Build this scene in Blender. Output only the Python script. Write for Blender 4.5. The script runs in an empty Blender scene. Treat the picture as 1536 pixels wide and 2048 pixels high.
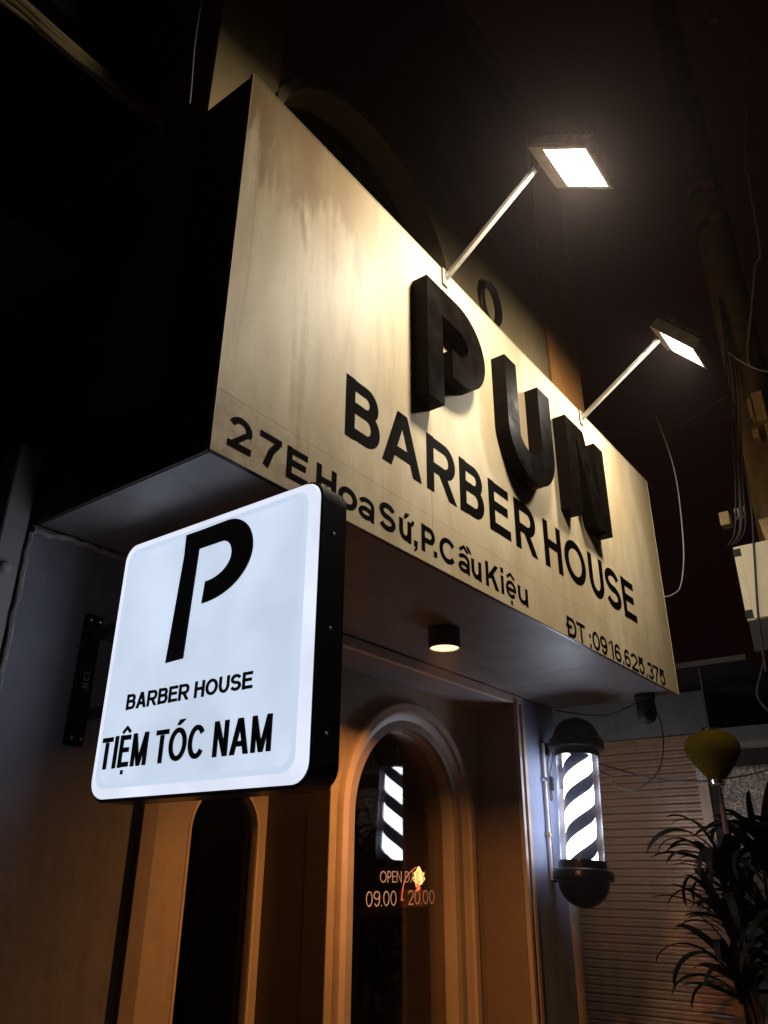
import bpy, bmesh, math, random
from mathutils import Vector, Matrix
random.seed(7)
S = bpy.context.scene
COL = S.collection
PI = math.pi

# ------------------------------------------------------------------ camera, world, exposure
cam = bpy.data.cameras.new('camera')
cam.sensor_fit = 'VERTICAL'; cam.sensor_height = 36.0
cam.lens = 36.0 * 1559.59 / 2048.0
cam.clip_start = 0.05; cam.clip_end = 500
co = bpy.data.objects.new('camera', cam); COL.objects.link(co)
co.location = (-1.36847, -1.71402, 1.6)
co.rotation_euler = (math.radians(114.9146), math.radians(-0.39376), math.radians(-53.13613))
S.camera = co

W = bpy.data.worlds.new('World'); S.world = W; W.use_nodes = True
bg = W.node_tree.nodes['Background']
bg.inputs['Color'].default_value = (1.0, 0.26, 0.22, 1); bg.inputs['Strength'].default_value = 0.0032

S.view_settings.view_transform = 'Standard'; S.view_settings.look = 'None'
S.view_settings.exposure = 0.0; S.view_settings.gamma = 1.0
S.render.engine = 'CYCLES'
S.cycles.use_denoising = True
S.cycles.max_bounces = 8; S.cycles.transparent_max_bounces = 12
S.cycles.sample_clamp_indirect = 6.0
S.cycles.caustics_reflective = False; S.cycles.caustics_refractive = False

# strengths of the real lamps of the place
FLOOD_A, FLOOD_B, SIGN_E, POLE_E, DOWN_W, BULB_E = 40.0, 30.0, 1.0, 15.0, 38.0, 9.0

HAZE = 0.0024

# ------------------------------------------------------------------ materials
def nt(name):
    m = bpy.data.materials.new(name); m.use_nodes = True
    t = m.node_tree; return m, t, t.nodes['Principled BSDF']
def N(t, kind, **kw):
    n = t.nodes.new('ShaderNode' + kind)
    for k, v in kw.items():
        if k in n.inputs: n.inputs[k].default_value = v
        else: setattr(n, k, v)
    return n
def ramp(t, fac, stops):
    r = N(t, 'ValToRGB'); e = r.color_ramp.elements
    while len(e) < len(stops): e.new(0.5)
    for el, (p, c) in zip(e, stops):
        el.position = p; el.color = (*c, 1) if len(c) == 3 else c
    t.links.new(fac, r.inputs['Fac']); return r
def plain(name, c, rough=0.6, metal=0.0, var=0.25, scale=6.0, bump=0.0, bscale=80.0, spec=0.5, coat=0.0, rvar=0.0):
    """surface with blotchy colour variation and fine relief"""
    m, t, b = nt(name)
    b.inputs['Roughness'].default_value = rough; b.inputs['Metallic'].default_value = metal
    b.inputs['Specular IOR Level'].default_value = spec; b.inputs['Coat Weight'].default_value = coat
    tc = N(t, 'TexCoord')
    nz = N(t, 'TexNoise', Scale=scale, Detail=6.0, Roughness=0.65); t.links.new(tc.outputs['Object'], nz.inputs['Vector'])
    lo = tuple(v * (1 - var) for v in c); hi = tuple(min(1, v * (1 + var)) for v in c)
    r = ramp(t, nz.outputs['Fac'], [(0.3, lo), (0.7, hi)])
    t.links.new(r.outputs['Color'], b.inputs['Base Color'])
    if rvar:
        rr = N(t, 'MapRange'); rr.inputs['To Min'].default_value = max(0.02, rough - rvar); rr.inputs['To Max'].default_value = rough + rvar
        rr.inputs['From Min'].default_value = 0.3; rr.inputs['From Max'].default_value = 0.7
        t.links.new(nz.outputs['Fac'], rr.inputs['Value']); t.links.new(rr.outputs['Result'], b.inputs['Roughness'])
    if bump:
        n2 = N(t, 'TexNoise', Scale=bscale, Detail=4.0, Roughness=0.6); t.links.new(tc.outputs['Object'], n2.inputs['Vector'])
        bp = N(t, 'Bump', Strength=bump, Distance=0.004); t.links.new(n2.outputs['Fac'], bp.inputs['Height'])
        t.links.new(bp.outputs['Normal'], b.inputs['Normal'])
    return m
def stained(name, c, rough, dirt, amt=0.55, **kw):
    """painted wall with drips, patches and scuffs of its own"""
    m = plain(name, c, rough, **kw); t = m.node_tree; b = t.nodes['Principled BSDF']; L = t.links.new
    src = b.inputs['Base Color'].links[0].from_socket
    tc = N(t, 'TexCoord'); mp = N(t, 'Mapping'); mp.inputs['Scale'].default_value = (5.0, 5.0, .55); L(tc.outputs['Object'], mp.inputs['Vector'])
    n1 = N(t, 'TexNoise', Scale=1.7, Detail=8.0, Roughness=0.68); L(mp.outputs[0], n1.inputs['Vector'])
    n2 = N(t, 'TexNoise', Scale=2.3, Detail=7.0, Roughness=0.72); L(tc.outputs['Object'], n2.inputs['Vector'])
    mu = N(t, 'Math', operation='MULTIPLY'); L(n1.outputs['Fac'], mu.inputs[0]); L(n2.outputs['Fac'], mu.inputs[1])
    r = ramp(t, mu.outputs[0], [(.24, (0, 0, 0)), (.40, (amt,) * 3)])
    mx = N(t, 'MixRGB'); L(r.outputs['Color'], mx.inputs['Fac']); L(src, mx.inputs[1]); mx.inputs[2].default_value = (*dirt, 1); L(mx.outputs[0], b.inputs['Base Color'])
    n3 = N(t, 'TexNoise', Scale=26.0, Detail=6.0, Roughness=0.75); L(tc.outputs['Object'], n3.inputs['Vector'])
    r3 = ramp(t, n3.outputs['Fac'], [(.62, (0, 0, 0)), (.70, (.35, .35, .35))])
    m2 = N(t, 'MixRGB'); L(r3.outputs['Color'], m2.inputs['Fac']); L(mx.outputs[0], m2.inputs[1]); m2.inputs[2].default_value = (*[min(1, v * 1.5) for v in c], 1); L(m2.outputs[0], b.inputs['Base Color'])
    return m
def glow(name, c, s, base=(0.8, 0.8, 0.8), nscale=0, namt=0.0):
    m, t, b = nt(name)
    b.inputs['Base Color'].default_value = (*base, 1); b.inputs['Roughness'].default_value = 0.3
    b.inputs['Emission Color'].default_value = (*c, 1); b.inputs['Emission Strength'].default_value = s
    if nscale:
        tc = N(t, 'TexCoord'); nz = N(t, 'TexNoise', Scale=nscale, Detail=2.0); t.links.new(tc.outputs['Object'], nz.inputs['Vector'])
        mr = N(t, 'MapRange'); mr.inputs['From Min'].default_value = 0.35; mr.inputs['From Max'].default_value = 0.65
        mr.inputs['To Min'].default_value = s * (1 - namt); mr.inputs['To Max'].default_value = s * (1 + namt)
        t.links.new(nz.outputs['Fac'], mr.inputs['Value']); t.links.new(mr.outputs['Result'], b.inputs['Emission Strength'])
    return m
def glass(name, tint=(1, 1, 1), refl=1.0, rough=0.02):
    m, t, b = nt(name); t.nodes.remove(b)
    ge = N(t, 'NewGeometry'); fl = N(t, 'Math', operation='SUBTRACT'); fl.inputs[0].default_value = 1.0; t.links.new(ge.outputs['Backfacing'], fl.inputs[1])
    tr = N(t, 'BsdfTransparent'); tr.inputs['Color'].default_value = (*tint, 1)
    gl = N(t, 'BsdfGlossy', Roughness=rough); fr = N(t, 'Fresnel', IOR=1.45)
    mu = N(t, 'Math', operation='MULTIPLY'); mu.inputs[1].default_value = refl
    mx = N(t, 'MixShader'); t.links.new(fr.outputs[0], mu.inputs[0]); m2 = N(t, 'Math', operation='MULTIPLY'); t.links.new(mu.outputs[0], m2.inputs[0]); t.links.new(fl.outputs[0], m2.inputs[1]); t.links.new(m2.outputs[0], mx.inputs['Fac'])
    t.links.new(tr.outputs[0], mx.inputs[1]); t.links.new(gl.outputs[0], mx.inputs[2])
    t.links.new(mx.outputs[0], t.nodes['Material Output'].inputs['Surface']); return m

def rim_lit_tube(name):
    """clear acrylic with a paler rim put in for its lit edge"""
    m = glass(name, (0.97, 0.97, 0.99), 1.0, 0.03); t = m.node_tree; L = t.links.new
    out = t.nodes['Material Output']; src = out.inputs['Surface'].links[0].from_socket
    lw = N(t, 'LayerWeight', Blend=0.5); pw = N(t, 'Math', operation='POWER'); pw.inputs[1].default_value = 3.5; L(lw.outputs['Facing'], pw.inputs[0])  # facing-weighted rim stands in for light caught by the tube edge
    mu = N(t, 'Math', operation='MULTIPLY_ADD'); mu.inputs[1].default_value = 0.30; mu.inputs[2].default_value = 0.02; L(pw.outputs[0], mu.inputs[0])
    d = N(t, 'BsdfTranslucent'); d.inputs['Color'].default_value = (.75, .75, .85, 1)
    mx = N(t, 'MixShader'); L(mu.outputs[0], mx.inputs['Fac']); L(src, mx.inputs[1]); L(d.outputs[0], mx.inputs[2]); L(mx.outputs[0], out.inputs['Surface'])
    return m
def board_mat():
    """cream painted sheet: brush-like streaks, a brown patch at its upper end, grime along the lower corner"""
    m, t, b = nt('cream_board_paint')
    L = t.links.new
    tc = N(t, 'TexCoord'); sx = N(t, 'SeparateXYZ'); L(tc.outputs['Object'], sx.inputs[0])
    def noise(sc, detail=5.0, rough=0.6, vec=(1, 1, 1)):
        mp = N(t, 'Mapping'); mp.inputs['Scale'].default_value = vec; L(tc.outputs['Object'], mp.inputs['Vector'])
        n = N(t, 'TexNoise', Scale=sc, Detail=detail, Roughness=rough); L(mp.outputs[0], n.inputs['Vector']); return n.outputs['Fac']
    def mr(v, a, bb, c=0.0, d=1.0):
        n = N(t, 'MapRange'); n.interpolation_type = 'SMOOTHSTEP'
        for k, x in zip(('From Min', 'From Max', 'To Min', 'To Max'), (a, bb, c, d)): n.inputs[k].default_value = x
        L(v, n.inputs['Value']); return n.outputs['Result']
    def mul(a, c, op='MULTIPLY'):
        n = N(t, 'Math', operation=op); n.use_clamp = True
        for i, v in enumerate((a, c)):
            if isinstance(v, float): n.inputs[i].default_value = v
            else: L(v, n.inputs[i])
        return n.outputs[0]
    def mix(f, a, c):
        n = N(t, 'MixRGB'); L(f, n.inputs['Fac'])
        for i, v in ((1, a), (2, c)):
            if isinstance(v, tuple): n.inputs[i].default_value = (*v, 1)
            else: L(v, n.inputs[i])
        return n.outputs[0]
    streak = noise(2.6, 6.0, 0.6, (1.35, 1, 0.42))
    broad = noise(1.6, 4.0, 0.55, (1.6, 1, 0.8))
    fine = noise(70, 3.0, 0.6)
    c = mix(mr(streak, 0.36, 0.64), (0.57, 0.435, 0.255), (0.74, 0.605, 0.40))
    c = mix(mr(broad, 0.42, 0.62, 0.0, 0.45), c, (0.54, 0.39, 0.215))
    # brown patch: ragged lower edge, upper left end
    edge = noise(2.6, 6.0, 0.6, (3.0, 1, 0.6))
    ew = mul(mr(edge, 0.3, 0.7, 0.0, 1.0), 0.55)
    zz = N(t, 'Math', operation='ADD'); L(sx.outputs['Z'], zz.inputs[0]); L(ew, zz.inputs[1])
    st = mul(mr(zz.outputs[0], 4.22, 4.50), mr(sx.outputs['X'], 0.45, 1.2, 1.0, 0.0))
    st = mul(st, mr(streak, 0.25, 0.6, 0.35, 1.0))
    c = mix(mul(st, 0.85), c, (0.27, 0.15, 0.055))
    # dirty vertical runs below the patch
    run = mul(mr(noise(2.4, 6.0, 0.62, (3.6, 1, 0.22)), 0.50, 0.64), mr(sx.outputs['X'], 0.3, 1.5, 1.0, 0.12))
    run = mul(run, mr(noise(16, 5.0, 0.7), 0.35, 0.6, 0.45, 1.0))
    c = mix(mul(run, 0.6), c, (0.34, 0.21, 0.10))
    # grime along the lower left corner
    gr = mul(mr(sx.outputs['X'], 0.05, 1.3, 1.0, 0.0), mr(sx.outputs['Z'], 2.86, 3.25, 1.0, 0.0))
    gr = mul(gr, mr(noise(9, 7.0, 0.7), 0.38, 0.62, 0.25, 1.0))
    c = mix(mul(gr, 0.75), c, (0.30, 0.19, 0.08))
    ge = mul(mr(sx.outputs['X'], 4.05, 4.48, 0.0, 1.0), mr(streak, 0.3, 0.6, 0.3, 0.8))
    c = mix(mul(ge, 0.55), c, (0.33, 0.2, 0.09))
    L(c, b.inputs['Base Color'])
    b.inputs['Roughness'].default_value = 0.55; b.inputs['Specular IOR Level'].default_value = 0.3
    bp = N(t, 'Bump', Strength=0.17, Distance=0.004); L(fine, bp.inputs['Height'])
    L(bp.outputs['Normal'], b.inputs['Normal'])
    return m

M = dict(
    board=board_mat(),
    board_side=plain('dark_board_side', (0.055, 0.035, 0.025), 0.75, var=0.3, scale=3, bump=0.2),
    trim_metal=plain('pale_edge_metal', (0.62, 0.52, 0.36), 0.45, var=0.2),
    soffit=stained('grey_soffit_paint', (0.27, 0.245, 0.245), 0.5, (.10, .085, .085), var=0.12, scale=2.2, bump=0.05, bscale=30, rvar=0.06),
    paint=plain('black_lettering_paint', (0.003, 0.002, 0.0014), 0.5, var=0.3, scale=20, bump=0.15, bscale=60, spec=0.008),
    letter=plain('black_gloss_letter', (0.005, 0.0035, 0.0025), 0.38, var=0.6, scale=9, bump=0.12, bscale=9, rvar=0.1, spec=0.008),
    letter_side=plain('black_letter_side', (0.007, 0.0045, 0.003), 0.5, spec=0.03, var=0.3, scale=8),
    blue_wall=stained('blue_grey_wall_paint', (0.21, 0.235, 0.34), 0.5, (.10, .10, .12), var=0.12, scale=2.5, bump=0.14, bscale=45),
    grey_wall=stained('grey_wall_paint', (0.315, 0.30, 0.345), 0.62, (.15, .135, .14), var=0.12, scale=2.5, bump=0.18, bscale=45),
    tan_wall=stained('warm_grey_wall_paint', (0.34, 0.27, 0.22), 0.55, (.20, .14, .10), var=0.12, scale=2.5, bump=0.14, bscale=40),
    return_paint=plain('grey_brown_reveal_paint', (0.25, 0.18, 0.14), 0.6, var=0.14, scale=2.5, bump=0.14, bscale=40),
    shaded_tan=plain('shaded_return_wall', (0.085, 0.06, 0.047), 0.5, var=0.12, scale=2, bump=0.1, bscale=40),  # tan wall darkened, the shade on its unlit side put into the colour
    casing=plain('pale_casing_paint', (0.50, 0.385, 0.32), 0.42, var=0.1, scale=5, bump=0.1, bscale=30),
    upper=plain('cream_upper_wall', (0.30, 0.215, 0.105), 0.85, var=0.2, scale=2.0, bump=0.3, bscale=40),
    upper_lit=plain('floodlit_ochre_wall', (0.46, 0.33, 0.15), 0.85, var=0.2, scale=2.0, bump=0.3, bscale=40),  # paler copy of the upper wall, floodlight put into its colour
    upper_tan=plain('warm_lit_ochre', (0.60, 0.26, 0.07), 0.85, var=0.2, scale=2.0, bump=0.3, bscale=40),  # orange bounced light put into the colour
    header=plain('pale_header_paint', (0.72, 0.56, 0.49), 0.5, var=0.1, scale=5, bump=0.1, bscale=30),
    black=plain('satin_black_metal', (0.004, 0.003, 0.003), 0.28, var=0.3, scale=12, bump=0.05, spec=0.18),
    matt_black=plain('matt_black', (0.010, 0.008, 0.008), 0.7, var=0.3),
    rubber=plain('dark_cable_rubber', (0.03, 0.026, 0.026), 0.55, var=0.3),
    pale_cable=plain('pale_grey_cable', (0.45, 0.40, 0.38), 0.6, var=0.2),
    galv=plain('galvanised_steel', (0.62, 0.56, 0.47), 0.42, 0.6, var=0.2, scale=14),
    lampgrey=plain('grey_cast_aluminium', (0.20, 0.185, 0.16), 0.5, 0.2, var=0.35, scale=22, bump=0.2, bscale=60),
    shutter=stained('beige_shutter_paint', (0.47, 0.25, 0.125), 0.36, (.20, .11, .06), 0.5, var=0.14, scale=1.6, spec=0.6),
    shutter_wall=stained('grey_render_wall', (0.26, 0.235, 0.20), 0.8, (.11, .09, .07), var=0.2, scale=2.5, bump=0.3, bscale=40),
    pebble=plain('pebble_dash', (0.66, 0.52, 0.41), 0.8, var=0.5, scale=22),
    lantern=plain('yellow_lantern_silk', (0.062, 0.037, 0.0006), 0.7, spec=0.03, var=0.15, scale=9, bump=0.2, bscale=90),
    leaf=plain('dark_strap_leaf', (0.006, 0.006, 0.003), 0.6, spec=0.07, var=0.4, scale=5),
    stem=plain('brown_plant_stem', (0.07, 0.05, 0.035), 0.8, var=0.3, bump=0.3),
    pot=plain('dark_glazed_pot', (0.03, 0.022, 0.02), 0.4, var=0.3),
    pole=plain('grey_brown_concrete', (0.21, 0.145, 0.07), 0.85, var=0.3, scale=5, bump=0.4, bscale=35),
    boxpaint=plain('cream_meter_box', (0.78, 0.68, 0.50), 0.45, var=0.1, scale=4),
    ochre=plain('ochre_box', (0.40, 0.29, 0.13), 0.6, var=0.25, scale=8),
    wood=plain('weathered_wood', (0.52, 0.36, 0.20), 0.7, var=0.3, scale=18, bump=0.3),
    chrome=plain('bright_metal', (0.75, 0.72, 0.7), 0.18, 1.0, var=0.1),
    glint=plain('orange_glint_steel', (0.75, 0.40, 0.20), 0.35, 0.8, var=0.4, scale=40),
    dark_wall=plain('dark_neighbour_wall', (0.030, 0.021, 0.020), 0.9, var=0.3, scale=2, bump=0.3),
    left_post=plain('pinkish_post_paint', (0.58, 0.49, 0.47), 0.65, var=0.12, scale=6, bump=0.25, bscale=50),
    crumbly=plain('crumbling_filler', (0.52, 0.46, 0.44), 0.9, var=0.4, scale=30, bump=0.6, bscale=60),
    asphalt=plain('asphalt', (0.05, 0.048, 0.047), 0.85, var=0.3, scale=30, bump=0.5),
    paving=plain('concrete_paving', (0.06, 0.055, 0.05), 0.85, var=0.25, scale=8, bump=0.3),
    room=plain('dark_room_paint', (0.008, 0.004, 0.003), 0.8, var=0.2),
    cord=plain('red_tassel', (0.10, 0.03, 0.02), 0.8),
    white_print=plain('white_window_lettering', (0.74, 0.66, 0.68), 0.6, var=0.1),
    paper=plain('printed_paper', (0.62, 0.56, 0.52), 0.8, var=0.05),
    ink=plain('notice_ink', (0.06, 0.05, 0.05), 0.8),
    grey_print=plain('grey_print', (0.42, 0.40, 0.40), 0.6),
    pane=glass('dark_window_glass', (0.72, 0.68, 0.66), 1.4, 0.004),
    tube=rim_lit_tube('clear_acrylic_tube'),
    sign_face=glow('blue_white_sign_face', (0.60, 0.705, 0.865), SIGN_E * 1.0, nscale=3.2, namt=0.09),
    sign_step=glow('sign_face_step', (0.575, 0.685, 0.85), SIGN_E * 1.0),
    sign_rim=glow('white_sign_rim', (0.77, 0.82, 0.98), SIGN_E * 1.0, nscale=5, namt=0.08),
    pole_white=glow('lit_white_stripe', (0.80, 0.87, 1.0), POLE_E),
    pole_dark=glow('navy_stripe', (0.06, 0.10, 0.35), 0.05, base=(0.01, 0.015, 0.05)),
    stripe_lit=glow('lit_door_stripe', (0.70, 0.76, 0.94), 1.0, nscale=3, namt=0.12),
    flood_a=glow('flood_glass_near', (1.0, 0.95, 0.84), 14.0),
    flood_b=glow('flood_glass_far', (1.0, 0.94, 0.80), 10.0),
    can=plain('dark_brown_can', (0.13, 0.095, 0.075), 0.5, var=0.1),
    down=glow('warm_downlight_disc', (1.0, 0.74, 0.33), 2.2),
    reflector=plain('downlight_reflector', (0.75, 0.6, 0.4), 0.3, 0.5, var=0.05),
    bulb=glow('warm_bulb', (1.0, 0.33, 0.10), BULB_E),
    bulb_dim=glow('glowing_socket', (1.0, 0.24, 0.08), 2.2),
    tubeglow=glow('glowing_lamp_cord', (1.0, 0.20, 0.10), 1.6),  # socket and cord are given a glow of their own
)

# ------------------------------------------------------------------ mesh helpers
class MB:
    def __init__(s): s.v = []; s.f = []; s.m = []
    def add(s, vs, fs, mi=0):
        o = len(s.v); s.v += [tuple(v) for v in vs]
        for f in fs: s.f.append(tuple(i + o for i in f)); s.m.append(mi)
    def box(s, a, b, mi=0):
        (x0, y0, z0), (x1, y1, z1) = a, b
        x0, x1 = sorted((x0, x1)); y0, y1 = sorted((y0, y1)); z0, z1 = sorted((z0, z1))
        s.add([(x0, y0, z0), (x1, y0, z0), (x1, y1, z0), (x0, y1, z0), (x0, y0, z1), (x1, y0, z1), (x1, y1, z1), (x0, y1, z1)],
              [(0, 3, 2, 1), (4, 5, 6, 7), (0, 1, 5, 4), (1, 2, 6, 5), (2, 3, 7, 6), (3, 0, 4, 7)], mi)
    def obox(s, c, ax, ay, az, mi=0):
        """box from a centre and three half-axis vectors"""
        c, ax, ay, az = map(Vector, (c, ax, ay, az))
        vs = [c + i * ax + j * ay + k * az for k in (-1, 1) for (i, j) in ((-1, -1), (1, -1), (1, 1), (-1, 1))]
        s.add(vs, [(0, 3, 2, 1), (4, 5, 6, 7), (0, 1, 5, 4), (1, 2, 6, 5), (2, 3, 7, 6), (3, 0, 4, 7)], mi)
    def lathe(s, prof, mat=None, n=40, mi=0):
        """prof = [(r, z)...] about local z"""
        mat = mat or Matrix.Identity(4); vs = []
        for r, z in prof:
            for k in range(n):
                a = 2 * PI * k / n; vs.append(mat @ Vector((r * math.cos(a), r * math.sin(a), z)))
        fs = [(i * n + k, i * n + (k + 1) % n, (i + 1) * n + (k + 1) % n, (i + 1) * n + k) for i in range(len(prof) - 1) for k in range(n)]
        s.add(vs, fs, mi)
    def tube(s, pts, r, n=8, mi=0, smooth=4, taper=None):
        P = [Vector(p) for p in pts]
        if smooth and len(P) > 2: P = crom(P, smooth)
        vs = []; up = Vector((0.13, 0.37, 0.91)).normalized()
        for i, p in enumerate(P):
            d = (P[min(i + 1, len(P) - 1)] - P[max(i - 1, 0)]).normalized()
            a = d.cross(up)
            if a.length < 1e-3: a = d.cross(Vector((1, 0, 0)))
            a.normalize(); b = d.cross(a)
            rr = r if taper is None else r * (1 + (taper - 1) * i / (len(P) - 1))
            for k in range(n):
                t = 2 * PI * k / n; vs.append(p + rr * (math.cos(t) * a + math.sin(t) * b))
        fs = [(i * n + k, i * n + (k + 1) % n, (i + 1) * n + (k + 1) % n, (i + 1) * n + k) for i in range(len(P) - 1) for k in range(n)]
        L = len(P) - 1
        fs += [tuple(range(n))[::-1], tuple(L * n + k for k in range(n))]
        s.add(vs, fs, mi)
    def prism(s, poly, fmap, d0, d1, mi=0, side=None):
        """poly [(u,v)] (convex or simple), extruded between depths d0 (back) and d1 (front); fmap(u,v,d)->xyz"""
        n = len(poly)
        vs = [fmap(u, v, d1) for u, v in poly] + [fmap(u, v, d0) for u, v in poly]
        s.add(vs, [tuple(range(n)), tuple(range(2 * n - 1, n - 1, -1))], mi)
        s.add(vs, [(i, i + n, (i + 1) % n + n, (i + 1) % n) for i in range(n)], mi if side is None else side)
    def ribbon(s, pts, t, fmap, d0, d1, mi=0, side=None, closed=False, hz=1.0):
        P = [Vector((p[0], p[1])) for p in pts]; n = len(P); lft = []; rgt = []
        for i in range(n):
            if closed: a = P[i] - P[i - 1]; b = P[(i + 1) % n] - P[i]
            else:
                a = P[i] - P[i - 1] if i else P[1] - P[0]; b = P[i + 1] - P[i] if i < n - 1 else P[i] - P[i - 1]
            a.normalize(); b.normalize(); na = Vector((-a.y, a.x)); nb = Vector((-b.y, b.x))
            m = na + nb
            m = m.normalized() if m.length > 1e-4 else na
            k = min(1.0 / max(m.dot(na), 0.35), 2.5)
            o_ = Vector((m.x * k * t / 2, m.y * k * t * (hz / 2))); lft.append(P[i] + o_); rgt.append(P[i] - o_)
        vs = [fmap(*p, d1) for p in lft] + [fmap(*p, d1) for p in rgt] + [fmap(*p, d0) for p in lft] + [fmap(*p, d0) for p in rgt]
        m = n if closed else n - 1
        ff, sf = [], []
        for i in range(m):
            j = (i + 1) % n
            ff.append((i, n + i, n + j, j))
            sf += [(i, j, 2 * n + j, 2 * n + i), (n + j, n + i, 3 * n + i, 3 * n + j)]
        if not closed: sf += [(0, 2 * n, 3 * n, n), (n - 1, 2 * n - 1, 4 * n - 1, 3 * n - 1)]
        s.add(vs, ff, mi); s.add(vs, sf, mi if side is None else side)
    def build(s, name, mats, parent=None, smooth=False, bevel=0, fix=True):
        me = bpy.data.meshes.new(name); me.from_pydata(s.v, [], s.f)
        for m in (mats if isinstance(mats, (list, tuple)) else [mats]): me.materials.append(m)
        me.polygons.foreach_set('material_index', s.m)
        if fix or bevel:
            bm = bmesh.new(); bm.from_mesh(me)
            if bevel or smooth: bmesh.ops.remove_doubles(bm, verts=bm.verts, dist=1e-5)
            if fix: bmesh.ops.recalc_face_normals(bm, faces=bm.faces)
            if bevel:
                es = [e for e in bm.edges if len(e.link_faces) == 2 and e.calc_face_angle(0) > 0.5]
                bmesh.ops.bevel(bm, geom=es, offset=bevel, segments=2, affect='EDGES', clamp_overlap=True)
            bm.to_mesh(me); bm.free()
        if smooth:
            me.polygons.foreach_set('use_smooth', [True] * len(me.polygons))
            try: me.set_sharp_from_angle(angle=math.radians(40))
            except Exception: pass
        me.update()
        o = bpy.data.objects.new(name, me); COL.objects.link(o)
        if parent: attach(o, parent)
        return o
def orient(o, d):
    """make the first face look towards d (glass needs its outer side outward)"""
    me = o.data; me.update()
    if me.polygons[0].normal.dot(Vector(d)) < 0: me.flip_normals()
    return o
def attach(o, parent):
    o.parent = parent
    loc = Vector((0, 0, 0)); p = parent
    while p: loc += p.location; p = p.parent
    if parent.type == 'EMPTY': o.matrix_parent_inverse = Matrix.Translation(-loc)
def crom(P, k):
    out = []
    for i in range(len(P) - 1):
        a, b, c, d = P[max(i - 1, 0)], P[i], P[i + 1], P[min(i + 2, len(P) - 1)]
        for j in range(k):
            t = j / k
            out.append(0.5 * ((2 * b) + (c - a) * t + (2 * a - 5 * b + 4 * c - d) * t * t + (3 * b - a - 3 * c + d) * t ** 3))
    out.append(P[-1]); return out
def tag(o, label, cat, group=None, kind=None):
    o['label'] = label; o['category'] = cat
    if group: o['group'] = group
    if kind: o['kind'] = kind
    return o
def thing(name, label, cat, loc, group=None):
    o = bpy.data.objects.new(name, None); COL.objects.link(o); o.location = loc; o.empty_display_size = 0.1
    return tag(o, label, cat, group)
def part(name, mats, parent, *boxes, bevel=0):
    b = MB()
    for a, c in boxes: b.box(a, c)
    return b.build(name, mats, parent, bevel=bevel)
def arc(cx, cy, rx, ry, a0, a1, n=14):
    return [(cx + rx * math.cos(math.radians(a0 + (a1 - a0) * i / n)), cy + ry * math.sin(math.radians(a0 + (a1 - a0) * i / n))) for i in range(n + 1)]

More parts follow.
